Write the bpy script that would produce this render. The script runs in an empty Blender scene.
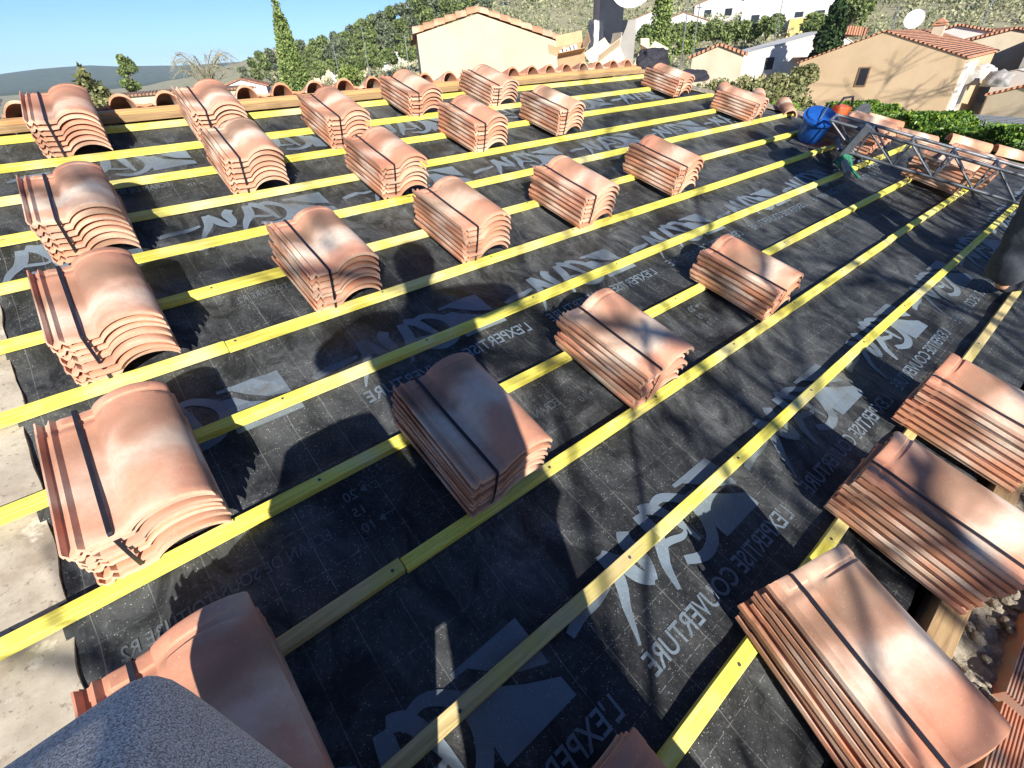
import bpy, bmesh, math, random
import numpy as np
from mathutils import Matrix, Vector, noise
random.seed(7)
rng = np.random.default_rng(7)
scene = bpy.context.scene
COL = scene.collection
R = math.radians
HAZE = .00013
PITCH = R(15.58)
G = 0.37                                   # batten gauge in metres
RM = Matrix.Rotation(PITCH, 4, 'X')        # roof frame: x along battens, y up the slope, z off the roof

def RW(x, y, z=0.0):
    return RM @ Vector((x, y, z))

# ------------------------------------------------------------------ materials
def new_mat(name):
    m = bpy.data.materials.new(name); m.use_nodes = True
    nt = m.node_tree
    b = nt.nodes['Principled BSDF']
    return m, nt, b

def N(nt, typ, **kw):
    n = nt.nodes.new(typ)
    for k, v in kw.items():
        if k.startswith('_'):
            setattr(n, k[1:], v)
        else:
            n.inputs[k.replace('0', ' ') if k not in n.inputs else k].default_value = v
    return n

def ramp(nt, fac, stops):
    r = nt.nodes.new('ShaderNodeValToRGB')
    els = r.color_ramp.elements
    while len(els) < len(stops): els.new(0.5)
    for e, (p, c) in zip(els, stops):
        e.position = p
        e.color = (c, c, c, 1) if isinstance(c, (int, float)) else (*c, 1)
    nt.links.new(fac, r.inputs[0])
    return r.outputs[0]

def mix(nt, fac, a, b, blend='MIX'):
    m = nt.nodes.new('ShaderNodeMix'); m.data_type = 'RGBA'; m.blend_type = blend
    def put(sock, v):
        if isinstance(v, bpy.types.NodeSocket): nt.links.new(v, sock)
        elif isinstance(v, (int, float)): sock.default_value = v
        else: sock.default_value = (*v, 1)
    put(m.inputs[0], fac); put(m.inputs[6], a); put(m.inputs[7], b)
    return m.outputs[2]

def math_n(nt, op, a, b=None, c=None):
    m = nt.nodes.new('ShaderNodeMath'); m.operation = op
    for i, v in enumerate((a, b, c)):
        if v is None: continue
        if isinstance(v, bpy.types.NodeSocket): nt.links.new(v, m.inputs[i])
        else: m.inputs[i].default_value = v
    return m.outputs[0]

def coords(nt, scale=(1, 1, 1), rand=0.0, kind='Object'):
    tc = nt.nodes.new('ShaderNodeTexCoord')
    mp = nt.nodes.new('ShaderNodeMapping'); mp.inputs['Scale'].default_value = scale
    out = tc.outputs[kind]
    if rand:
        oi = nt.nodes.new('ShaderNodeObjectInfo')
        cb = nt.nodes.new('ShaderNodeCombineXYZ')
        v = math_n(nt, 'MULTIPLY', oi.outputs['Random'], rand)
        for i in range(3): nt.links.new(v, cb.inputs[i])
        nt.links.new(cb.outputs[0], mp.inputs['Location'])
    nt.links.new(out, mp.inputs['Vector'])
    return mp.outputs[0]

def noise_n(nt, vec, scale, detail=4, rough=.6, dist=0.0):
    n = nt.nodes.new('ShaderNodeTexNoise')
    n.inputs['Scale'].default_value = scale; n.inputs['Detail'].default_value = detail
    n.inputs['Roughness'].default_value = rough; n.inputs['Distortion'].default_value = dist
    nt.links.new(vec, n.inputs['Vector'])
    return n.outputs['Fac']

def bump(nt, b, h, strength=.3, dist=.01):
    n = nt.nodes.new('ShaderNodeBump'); n.inputs['Strength'].default_value = strength
    n.inputs['Distance'].default_value = dist
    nt.links.new(h, n.inputs['Height']); nt.links.new(n.outputs[0], b.inputs['Normal'])

def simple(name, c1, c2, scale=8, rough=.8, detail=5, bmp=.2, bdist=.01, stretch=(1, 1, 1), metal=0, lo=.3, hi=.7, rand=13., spec=None):
    m, nt, b = new_mat(name)
    v = coords(nt, stretch, rand)
    n = noise_n(nt, v, scale, detail)
    nt.links.new(ramp(nt, n, [(lo, c1), (hi, c2)]), b.inputs['Base Color'])
    b.inputs['Roughness'].default_value = rough; b.inputs['Metallic'].default_value = metal
    if spec is not None: b.inputs['Specular IOR Level'].default_value = spec
    if bmp: bump(nt, b, n, bmp, bdist)
    return m

def m_tile(name, ca, cb, flame=1.0):
    m, nt, b = new_mat(name)
    v = coords(nt, (1, 1, 1), 37.)
    oi = nt.nodes.new('ShaderNodeObjectInfo')
    base = mix(nt, oi.outputs['Random'], ca, cb)
    n1 = noise_n(nt, v, 3.4, 2, .45, .5)
    pale = ramp(nt, n1, [(.50, 0.), (.66, .7 * flame)])
    c = mix(nt, pale, base, (.74, .58, .44))
    v2 = coords(nt, (.8, 1.7, 1), 91.)
    n2 = noise_n(nt, v2, 3.0, 2, .5, .5)
    brown = ramp(nt, n2, [(.52, 0.), (.66, .6 * flame)])
    c = mix(nt, brown, c, (.27, .16, .105))
    # firing bands across the tile: a cream cloud with a brown one above it, strength and place differ per tile
    tc = nt.nodes.new('ShaderNodeTexCoord'); sx = nt.nodes.new('ShaderNodeSeparateXYZ'); nt.links.new(tc.outputs['Object'], sx.inputs[0])
    wob = math_n(nt, 'MULTIPLY', math_n(nt, 'SUBTRACT', noise_n(nt, v, 7, 2, .5, .3), .5), .22)
    vy = math_n(nt, 'ADD', sx.outputs[1], wob)
    r2 = math_n(nt, 'FRACT', math_n(nt, 'MULTIPLY', oi.outputs['Random'], 17.3))
    r3 = math_n(nt, 'FRACT', math_n(nt, 'MULTIPLY', oi.outputs['Random'], 41.7))
    cen = math_n(nt, 'ADD', math_n(nt, 'MULTIPLY', r2, .14), .11)
    def band(c0, wd):
        d_ = math_n(nt, 'DIVIDE', math_n(nt, 'SUBTRACT', vy, c0), wd)
        return math_n(nt, 'EXPONENT', math_n(nt, 'MULTIPLY', math_n(nt, 'MULTIPLY', d_, d_), -1.))
    amp = math_n(nt, 'MULTIPLY', math_n(nt, 'MINIMUM', math_n(nt, 'ADD', math_n(nt, 'MULTIPLY', r3, .8), .45), 1.), .85 * min(1, flame))
    c = mix(nt, math_n(nt, 'MULTIPLY', band(math_n(nt, 'ADD', cen, .125), .075), amp), c, (.20, .125, .085))
    c = mix(nt, math_n(nt, 'MULTIPLY', band(cen, .062), amp), c, (.78, .68, .57))
    n3 = noise_n(nt, v, 60, 5, .7)
    c = mix(nt, ramp(nt, n3, [(.35, .22), (.62, 0.)]), c, (.38, .16, .08))
    n4 = noise_n(nt, v, 260, 2, .6)
    c = mix(nt, ramp(nt, n4, [(.66, 0.), (.74, .5)]), c, (.75, .62, .5))
    nt.links.new(c, b.inputs['Base Color'])
    b.inputs['Roughness'].default_value = .82
    bump(nt, b, n3, .25, .003)
    return m

def m_wood(name, c1, c2, c3, stain=None):
    m, nt, b = new_mat(name)
    v = coords(nt, (1.2, 26, 26), 17.)
    g = noise_n(nt, v, 3.0, 6, .65, .8)
    c = ramp(nt, g, [(.3, c1), (.55, c2), (.75, c3)])
    vk = coords(nt, (1, 2.2, 2.2), 29.)
    vo = nt.nodes.new('ShaderNodeTexVoronoi'); vo.inputs['Scale'].default_value = 3.1
    nt.links.new(vk, vo.inputs['Vector'])
    c = mix(nt, ramp(nt, vo.outputs['Distance'], [(.03, .75), (.075, 0.)]), c, (.16, .07, .02))
    vs = coords(nt, (1, 1, 1), 5.)
    s = noise_n(nt, vs, 2.3, 4, .6)
    if stain: c = mix(nt, ramp(nt, s, [(.50, 0.), (.66, .8)]), c, stain)
    d = noise_n(nt, vs, 45, 4, .7)
    c = mix(nt, ramp(nt, d, [(.60, 0.), (.75, .45)]), c, (.30, .22, .10))
    nt.links.new(c, b.inputs['Base Color']); b.inputs['Roughness'].default_value = .75
    bump(nt, b, g, .35, .003)
    return m

def grid_line(nt, coord, period, width, offset=0.0):
    a = math_n(nt, 'ADD', coord, offset)
    a = math_n(nt, 'DIVIDE', a, period)
    a = math_n(nt, 'FRACT', a)
    a = math_n(nt, 'SUBTRACT', a, .5)
    a = math_n(nt, 'ABSOLUTE', a)
    return math_n(nt, 'LESS_THAN', a, width / period / 2)

def m_membrane(name, base, printed=False):
    m, nt, b = new_mat(name)
    v = coords(nt, (1, 1, 1), 0)
    low = noise_n(nt, v, 1.7, 4, .6, .5)
    mid = noise_n(nt, coords(nt, (1.0, .6, 1)), 7, 5, .7, .8)
    fine = noise_n(nt, v, 190, 3, .75)
    grime = noise_n(nt, coords(nt, (1, .6, 1)), 130, 4, .8, .2)
    c = base
    haze_f = math_n(nt, 'MULTIPLY', ramp(nt, low, [(.40, .25), (.66, 1.)]), ramp(nt, mid, [(.38, .10), (.62, 1.)]))
    c = mix(nt, haze_f, c, (.112, .120, .126))
    sc = math_n(nt, 'MULTIPLY', ramp(nt, grime, [(.54, 0.), (.70, .6)]), ramp(nt, mid, [(.38, 0.1), (.62, .9)]))
    c = mix(nt, sc, c, (.22, .225, .22))
    vo = nt.nodes.new('ShaderNodeTexVoronoi'); vo.inputs['Scale'].default_value = 210; vo.inputs['Randomness'].default_value = 1
    nt.links.new(v, vo.inputs['Vector'])
    rr = nt.nodes.new('ShaderNodeSeparateColor'); nt.links.new(vo.outputs['Color'], rr.inputs[0])
    sp = math_n(nt, 'MULTIPLY', math_n(nt, 'LESS_THAN', vo.outputs['Distance'], .26), math_n(nt, 'GREATER_THAN', rr.outputs[0], .89))
    sp = math_n(nt, 'MULTIPLY', sp, ramp(nt, mid, [(.38, .12), (.6, .8)]))
    c = mix(nt, sp, c, (.55, .56, .56))
    c = mix(nt, ramp(nt, fine, [(.62, 0.), (.74, .55)]), c, (.20, .20, .19))
    if not printed:
        sx = nt.nodes.new('ShaderNodeSeparateXYZ'); nt.links.new(v, sx.inputs[0])
        lx = grid_line(nt, sx.outputs[0], .123, .0022)
        ly = grid_line(nt, sx.outputs[1], .155, .0022, .03)
        dash = grid_line(nt, sx.outputs[0], .041, .026)
        ly = math_n(nt, 'MULTIPLY', ly, dash)
        ln = math_n(nt, 'MAXIMUM', lx, ly)
        ln = math_n(nt, 'MULTIPLY', ln, ramp(nt, mid, [(.38, .08), (.60, .55)]))
        c = mix(nt, ln, c, (.26, .27, .27))
    nt.links.new(c, b.inputs['Base Color'])
    b.inputs['Roughness'].default_value = .55
    b.inputs['Specular IOR Level'].default_value = .25
    bump(nt, b, mid, .3, .02)
    return m

def m_leaf(name, dark, mid_, light, scale=1.2, rough=.6):
    m, nt, b = new_mat(name)
    v = coords(nt, (1, 1, 1), 19.)
    n = noise_n(nt, v, scale, 3, .6)
    geo = nt.nodes.new('ShaderNodeNewGeometry')
    f = math_n(nt, 'ADD', math_n(nt, 'MULTIPLY', n, .6), math_n(nt, 'MULTIPLY', geo.outputs['Random Per Island'], .42))
    nt.links.new(ramp(nt, f, [(.28, dark), (.52, mid_), (.78, light)]), b.inputs['Base Color'])
    b.inputs['Roughness'].default_value = rough
    b.inputs['Specular IOR Level'].default_value = .25
    return m

def plain(name, c, rough=.6, metal=0):
    m, nt, b = new_mat(name)
    v = coords(nt, (1, 1, 1), 7.)
    n = noise_n(nt, v, 22, 4, .65)
    c2 = tuple(x * .72 for x in c)
    nt.links.new(ramp(nt, n, [(.35, c2), (.62, c)]), b.inputs['Base Color'])
    b.inputs['Roughness'].default_value = rough; b.inputs['Metallic'].default_value = metal
    return m

M = {}
M['tile'] = m_tile('fired_clay', (.68, .335, .225), (.57, .25, .16), 1.1)
M['nose'] = m_tile('pale_fired_edge', (.80, .56, .42), (.60, .30, .19), .7)
M['tile_plain'] = m_tile('plain_clay', (.68, .33, .20), (.56, .235, .13), .8)
M['yellow'] = m_wood('yellow_stained_pine', (.58, .49, .05), (.84, .76, .14), (.92, .86, .36), stain=(.80, .72, .42))
M['pale_wood'] = m_wood('pale_pine', (.40, .30, .12), (.62, .50, .24), (.72, .60, .33), stain=(.60, .56, .10))
M['orange_wood'] = m_wood('orange_pine', (.50, .26, .10), (.68, .40, .18), (.74, .50, .27))
M['old_wood'] = m_wood('old_timber', (.26, .16, .08), (.42, .28, .14), (.50, .36, .20))
M['membrane'] = m_membrane('underlay', (.010, .0115, .0145))
M['print'] = m_membrane('underlay_print', (.15, .20, .26), True)
M['print_faint'] = m_membrane('faint_print', (.085, .105, .125), True)
M['strap'] = plain('black_strap', (.02, .02, .03), .4)
M['concrete'] = simple('mortar', (.34, .30, .24), (.50, .455, .37), 9, .95, 9, .6, .008)
def grit(mat, dark, scale, lo, hi):
    nt = mat.node_tree; b = nt.nodes['Principled BSDF']; src = b.inputs['Base Color'].links[0].from_socket
    g = noise_n(nt, coords(nt, (1, 1, 1), 3.), scale, 5, .7)
    nt.links.new(mix(nt, ramp(nt, g, [(lo, 0.), (hi, .8)]), src, dark), b.inputs['Base Color'])
grit(M['concrete'], (.13, .10, .075), 55, .57, .68)
grit(M['concrete'], (.30, .25, .19), 5, .50, .62)
grit(M['concrete'], (.62, .58, .50), 11, .60, .68)
M['rubble'] = simple('rubble_mortar', (.13, .11, .085), (.42, .37, .29), 26, .95, 9, 1., .02)
M['brick'] = simple('hollow_brick_clay', (.40, .15, .085), (.58, .27, .17), 12, .85, 5, .3, .004)
grit(M['brick'], (.34, .30, .26), 6, .44, .60)
M['dark'] = plain('void_shade', (.012, .010, .009), .95)  # near-black colour, painted darkness of the void at the eave
M['render_beige'] = simple('beige_render', (.44, .38, .28), (.55, .48, .37), 1.3, .92, 6, .15, .01)
M['render_tan'] = simple('tan_render', (.50, .37, .23), (.58, .44, .29), .8, .92, 6, .15, .01)
M['render_white'] = simple('white_render', (.54, .53, .51), (.66, .65, .62), .6, .9, 5, .1, .01)
M['render_grey'] = simple('grey_render', (.26, .25, .24), (.36, .35, .33), 2.5, .92, 6, .3, .01)
M['yellow_render'] = simple('yellow_render', (.62, .46, .16), (.72, .55, .22), .6, .9, 5, .1, .01)
M['soil'] = simple('dry_ground', (.22, .225, .13), (.40, .36, .235), .09, .95, 9, .5, .4, rand=0)
M['glass'] = plain('dark_glass', (.03, .035, .045), .15)
M['frame'] = plain('window_frame', (.30, .18, .10), .6)
M['white'] = plain('white_paint', (.78, .78, .78), .5)
M['grey_steel'] = plain('galvanised_steel', (.24, .26, .29), .5, .5)
M['dark_steel'] = plain('dark_steel', (.10, .115, .14), .5, .3)
M['blue'] = simple('blue_plastic', (.008, .07, .32), (.015, .12, .48), 9, .42, 4, .5, .02)
M['green_strap'] = plain('green_webbing', (.03, .22, .13), .7)
M['orange'] = plain('orange_plastic', (.70, .12, .03), .45)
M['cardboard'] = simple('cardboard', (.46, .30, .16), (.58, .40, .24), 6, .85, 4, .1, .004)
M['card_pale'] = simple('pale_cardboard', (.62, .52, .36), (.74, .64, .48), 6, .85, 4, .1, .004)
M['black_cloth'] = simple('black_cloth', (.012, .012, .018), (.035, .035, .05), 30, .85, 5, .5, .006)
M['navy'] = simple('navy_trouser', (.022, .028, .042), (.055, .064, .085), 14, .85, 6, .6, .01)
M['skin'] = plain('skin', (.52, .30, .20), .55)
M['hair'] = plain('hair', (.05, .03, .02), .7)
M['bark'] = simple('bark', (.10, .075, .05), (.24, .19, .14), 12, .9, 6, .6, .02, (1, 1, .25))
M['bark_pale'] = simple('pale_bark', (.20, .19, .13), (.34, .32, .23), 9, .9, 6, .4, .02, (1, 1, .25))
M['pine'] = m_leaf('pine_needles', (.06, .085, .03), (.13, .18, .06), (.24, .29, .10), .35)
M['pine_blue'] = m_leaf('bluish_pine_needles', (.07, .09, .055), (.12, .15, .09), (.19, .22, .12), .3)  # greyer, bluer green used on some of the pines
M['cypress'] = m_leaf('cypress_green', (.10, .15, .05), (.18, .25, .075), (.29, .36, .12), 1.5)
M['cypress_dark'] = m_leaf('dark_cypress_green', (.012, .03, .012), (.03, .06, .02), (.06, .10, .03), .8)
M['hedge'] = m_leaf('hedge_leaves', (.02, .055, .010), (.08, .17, .025), (.28, .38, .05), 1.6, .4)
M['shrub'] = m_leaf('shrub_leaves', (.08, .10, .035), (.18, .19, .08), (.32, .31, .15), 1.0)
M['lime'] = m_leaf('lime_leaves', (.10, .15, .04), (.19, .26, .06), (.30, .36, .11), 1.0)
M['scrub'] = m_leaf('scrub_leaves', (.15, .175, .09), (.26, .275, .155), (.38, .375, .235), .12)
M['reed'] = m_leaf('dry_reeds', (.30, .22, .10), (.46, .35, .18), (.60, .48, .28), .5)
M['far'] = simple('wooded_hill', (.010, .03, .02), (.10, .13, .07), .035, .95, 10, .6, 6, rand=0)

def m_rooftile(name, c1, c2, period=.22, axis=0):
    m, nt, b = new_mat(name)
    v = coords(nt, (1, 1, 1), 0)
    sx = nt.nodes.new('ShaderNodeSeparateXYZ'); nt.links.new(v, sx.inputs[0])
    s = math_n(nt, 'SINE', math_n(nt, 'MULTIPLY', sx.outputs[axis], 2 * math.pi / period))
    n = noise_n(nt, v, 3, 6, .7)
    c = ramp(nt, n, [(.3, c1), (.7, c2)])
    n2 = noise_n(nt, coords(nt, (1 / period, 2.4, 1)), 1.0, 1, .5)
    c = mix(nt, ramp(nt, n2, [(.45, 0.), (.62, .55)]), c, tuple(x * .55 for x in c1))
    nt.links.new(c, b.inputs['Base Color']); b.inputs['Roughness'].default_value = .85
    bump(nt, b, s, 1.0, .06)
    return m
M['roof_far'] = m_rooftile('clay_roof', (.46, .20, .11), (.62, .32, .20))
M['roof_brown'] = m_rooftile('brown_clay_roof', (.30, .17, .11), (.46, .27, .18))

def m_fabric():
    m, nt, b = new_mat('grey_stucco')
    v = coords(nt, (1, 1, 1), 0)
    a = noise_n(nt, v, 480, 2, .7)
    l = noise_n(nt, v, 14, 3, .5)
    c = ramp(nt, a, [(.38, (.26, .25, .23)), (.5, (.62, .60, .56)), (.60, (.92, .89, .84))])
    c = mix(nt, ramp(nt, l, [(.4, .12), (.7, 0.)]), c, (.26, .265, .27))
    nt.links.new(c, b.inputs['Base Color']); b.inputs['Roughness'].default_value = .95
    b.inputs['Specular IOR Level'].default_value = .1
    bump(nt, b, a, .6, .004)
    return m
M['heather'] = m_fabric()

# ------------------------------------------------------------------ mesh helpers
class MB:
    def __init__(s): s.v = []; s.f = []; s.mi = []
    def add(s, vs, fs, mi=0):
        o = len(s.v); s.v += [tuple(p) for p in vs]
        s.f += [tuple(i + o for i in f) for f in fs]; s.mi += [mi] * len(fs)
    def box(s, x0, x1, y0, y1, z0, z1, mi=0, mx=None):
        vs = [Vector(p) for p in ((x0,y0,z0),(x1,y0,z0),(x1,y1,z0),(x0,y1,z0),(x0,y0,z1),(x1,y0,z1),(x1,y1,z1),(x0,y1,z1))]
        if mx is not None: vs = [mx @ p for p in vs]
        s.add(vs, [(0,3,2,1),(4,5,6,7),(0,1,5,4),(1,2,6,5),(2,3,7,6),(3,0,4,7)], mi)
    def tube(s, pts, rad, n=8, mi=0, cap=True):
        pts = [Vector(p) for p in pts]
        if not isinstance(rad, (list, tuple)): rad = [rad] * len(pts)
        rings = []
        up = Vector((0, 0, 1))
        for i, p in enumerate(pts):
            d = (pts[min(i+1, len(pts)-1)] - pts[max(i-1, 0)]).normalized()
            a = d.cross(up if abs(d.dot(up)) < .95 else Vector((1, 0, 0))).normalized(); b_ = d.cross(a)
            rings.append([p + (a*math.cos(t) + b_*math.sin(t))*rad[i] for t in [2*math.pi*k/n for k in range(n)]])
        vs = [q for r_ in rings for q in r_]
        fs = []
        for i in range(len(pts)-1):
            for k in range(n):
                fs.append((i*n+k, i*n+(k+1)%n, (i+1)*n+(k+1)%n, (i+1)*n+k))
        if cap: fs += [tuple(range(n))[::-1], tuple((len(pts)-1)*n+k for k in range(n))]
        s.add(vs, fs, mi)
    def lathe(s, prof, n=16, mi=0, mx=None):
        vs = []
        for r_, z in prof:
            for k in range(n):
                t = 2*math.pi*k/n; p = Vector((r_*math.cos(t), r_*math.sin(t), z))
                vs.append(mx @ p if mx is not None else p)
        fs = [(i*n+k, i*n+(k+1)%n, (i+1)*n+(k+1)%n, (i+1)*n+k) for i in range(len(prof)-1) for k in range(n)]
        s.add(vs, fs, mi)
    def prism(s, poly, y0, y1, mi=0):      # poly in x,z extruded along y
        n = len(poly)
        vs = [(x, y0, z) for x, z in poly] + [(x, y1, z) for x, z in poly]
        s.add(vs, [tuple(range(n)), tuple(range(2*n-1, n-1, -1))] + [(i, i+n, (i+1)%n+n, (i+1)%n) for i in range(n)], mi)
    def mesh(s, name, mats, smooth=False, angle=40):
        me = bpy.data.meshes.new(name); me.from_pydata(s.v, [], s.f)
        for m in (mats if isinstance(mats, (list, tuple)) else [mats]): me.materials.append(m)
        if any(s.mi): me.polygons.foreach_set('material_index', s.mi)
        if smooth:
            me.polygons.foreach_set('use_smooth', [True]*len(me.polygons))
            me.set_sharp_from_angle(angle=R(angle))
        me.update()
        return me
    def build(s, name, mats, parent=None, mw=None, smooth=False, bevel=0, angle=40):
        me = s.mesh(name, mats, smooth, angle)
        if bevel or True:
            bm = bmesh.new(); bm.from_mesh(me)
            bmesh.ops.recalc_face_normals(bm, faces=bm.faces) if len(bm.faces) < 20000 else None
            if bevel: bmesh.ops.bevel(bm, geom=bm.edges[:], offset=bevel, segments=1, affect='EDGES', clamp_overlap=True)
            bm.to_mesh(me); bm.free()
        return link(name, me, parent, mw)

def link(name, me, parent=None, mw=None):
    o = bpy.data.objects.new(name, me); COL.objects.link(o)
    if parent: o.parent = parent
    if mw is not None:
        if parent: o.matrix_local = mw
        else: o.matrix_world = mw
    return o

def tag(o, label=None, cat=None, group=None, kind=None):
    if label: o['label'] = label
    if cat: o['category'] = cat
    if group: o['group'] = group
    if kind: o['kind'] = kind
    return o

def empty(name, mw, label, cat, group=None):
    o = bpy.data.objects.new(name, None); COL.objects.link(o)
    o.empty_display_size = .1
    o.matrix_world = mw if isinstance(mw, Matrix) else Matrix.Translation(mw)
    return tag(o, label, cat, group)

def T(x, y, z=0): return Matrix.Translation((x, y, z))
def RZ(a): return Matrix.Rotation(a, 4, 'Z')

# ------------------------------------------------------------------ the roof being tiled
def verge(y): return 5.50 - .62 * y          # right-hand edge of the roof
roof = empty('house_roof', RM.copy(), 'nearby roof under repair, black underlay crossed by yellow battens on a rendered house', 'roof')

def mz(x, y):
    q = (y / G) - math.floor(y / G); b_ = min(q, 1 - q) * G
    a = min(1.0, max(0.0, (b_ - .018)) / .07)
    s = math.sin(math.pi * x / .6 + .6) ** 2
    n = noise.noise(Vector((x * 2.6, y * 3.2, 1.3))) + .5 * noise.noise(Vector((x * 7 + y * 3, y * 5, 4.))) 
    fold = max(0, 1 - abs(((x * .9 + y * .35 + .3 * noise.noise(Vector((y * 2, x, 7)))) % 1.15) - .5) / .045)
    return -.0305 - a * (.011 * s + .009 * (n + .6)) + a * .006 * fold

mb = MB(); nx, ny = 330, 190
y0, y1 = -4.33, .12
for j in range(ny + 1):
    y = y0 + (y1 - y0) * j / ny
    xr = verge(y) - .12; xl = -.485 + .005 * noise.noise(Vector((0, y * 2.5, 0)))
    for i in range(nx + 1):
        x = xl + (xr - xl) * i / nx
        yy = y
        if j == 0: yy = y - .04 * noise.noise(Vector((x * 4, 0, 0))) 
        mb.v.append((x, yy, mz(x, yy)))
for j in range(ny):
    for i in range(nx):
        a = j * (nx + 1) + i
        mb.f.append((a, a + 1, a + nx + 2, a + nx + 1)); mb.mi.append(0)
membrane = mb.build('underlay', M['membrane'], roof, smooth=True, angle=180)

# printed marks on the underlay: flat ink following the sheet (the writing runs mirrored, as in the picture)
def ink(polys, name, mat, step=.05):
    bm = bmesh.new()
    for poly in polys:
        vs = [bm.verts.new((x, y, 0)) for x, y in poly]
        try: bm.faces.new(vs)
        except ValueError: pass
    xs = [v.co.x for v in bm.verts]; ys = [v.co.y for v in bm.verts]
    for ax, lo, hi in ((0, min(xs), max(xs)), (1, min(ys), max(ys))):
        k = math.floor(lo / step) + 1
        while k * step < hi:
            co = Vector((0, 0, 0)); co[ax] = k * step; no = Vector((0, 0, 0)); no[ax] = 1
            bmesh.ops.bisect_plane(bm, geom=bm.verts[:] + bm.edges[:] + bm.faces[:], plane_co=co, plane_no=no)
            k += 1
    for v in bm.verts: v.co.z = mz(v.co.x, v.co.y) + .0022
    for f in bm.faces:
        f.normal_update()
        if f.normal.z < 0: f.normal_flip()
    me = bpy.data.meshes.new(name); bm.to_mesh(me); bm.free(); me.materials.append(mat)
    return link(name, me, membrane)

def stroke(pts, w0, w1=None, n=10):
    w1 = w0 if w1 is None else w1
    P = [Vector((*p, 0)) for p in pts]
    out = []
    m = len(P)
    for i in range((m - 1) * n + 1):       # Catmull-Rom
        s = min(i // n, m - 2); t = i / n - s
        a, b_, c, d = P[max(s-1, 0)], P[s], P[s+1], P[min(s+2, m-1)]
        out.append(.5 * ((2*b_) + (c-a)*t + (2*a-5*b_+4*c-d)*t*t + (3*b_-a-3*c+d)*t**3))
    L_, R_ = [], []
    for i, p in enumerate(out):
        d = (out[min(i+1, len(out)-1)] - out[max(i-1, 0)]).normalized(); nrm = Vector((-d.y, d.x, 0))
        f = i / (len(out) - 1); w = (w0 + (w1 - w0) * f) * (.55 + .45 * math.sin(math.pi * min(1, max(.0, f * .9 + .08)))) / 2
        L_.append(p + nrm * w); R_.append(p - nrm * w)
    return [[(L_[i].x, L_[i].y), (L_[i+1].x, L_[i+1].y), (R_[i+1].x, R_[i+1].y), (R_[i].x, R_[i].y)] for i in range(len(out)-1)]

wave = [(-.40, .36), (-.22, .34), (-.05, .16), (.2, .0), (.52, -.16)]
LOGO = [[(-.38, .5), (.5, .5), (.51, -.07), (.2, .06), (-.03, .24), (-.2, .42), (-.38, .44)],
        [(-.38, .29), (-.2, .27), (-.05, .09), (.2, -.07), (.53, -.24), (.54, -.46), (-.38, -.46)]]
for pts, w0, w1 in [([(-1.02, .40), (-.72, .47), (-.45, .25), (-.40, -.05), (-.55, -.33), (-.85, -.42), (-1.12, -.30)], .15, .20),
                    ([(-1.10, .52), (-.93, .42), (-.80, .1), (-.72, -.26)], .22, .10),
                    ([(-1.16, .50), (-1.22, .1), (-1.38, -.18), (-1.50, -.48)], .26, .10),
                    ([(-1.30, .0), (-1.10, -.02), (-.9, -.08), (-.78, -.05)], .11, .08),
                    ([(-1.52, .46), (-1.62, .30), (-1.60, .0), (-1.66, -.22)], .24, .16),
                    ([(-1.66, -.22), (-1.80, -.05), (-1.90, .2), (-2.0, .42)], .16, .22),
                    ([(-2.0, .42), (-2.05, .05), (-2.22, -.25), (-2.40, -.58)], .24, .05),
                    ([(-2.98, -.02), (-2.7, .06), (-2.45, .06), (-2.2, .10)], .16, .12)]:
    LOGO += stroke(pts, w0, w1)

def text_polys(body, size):
    cu = bpy.data.curves.new('lettering', 'FONT'); cu.body = body; cu.size = size
    cu.resolution_u = 3; cu.fill_mode = 'FRONT'; cu.offset = size * .012
    o = bpy.data.objects.new('lettering', cu); COL.objects.link(o)
    bpy.context.view_layer.update()
    dg = bpy.context.evaluated_depsgraph_get(); ev = o.evaluated_get(dg); me = ev.to_mesh()
    polys = [[(me.vertices[i].co.x, me.vertices[i].co.y) for i in p.vertices] for p in me.polygons]
    ev.to_mesh_clear(); bpy.data.objects.remove(o); bpy.data.curves.remove(cu)
    return polys

def place(polys, x, y, s=1.0, mirror=False, width=None):
    if width is not None:
        w = max(p[0] for q in polys for p in q); sx = width / w
    else: sx = s
    out = []
    for q in polys:
        out.append([(x + (-px if mirror else px) * sx, y + py * s) for px, py in q])
    return out

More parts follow.
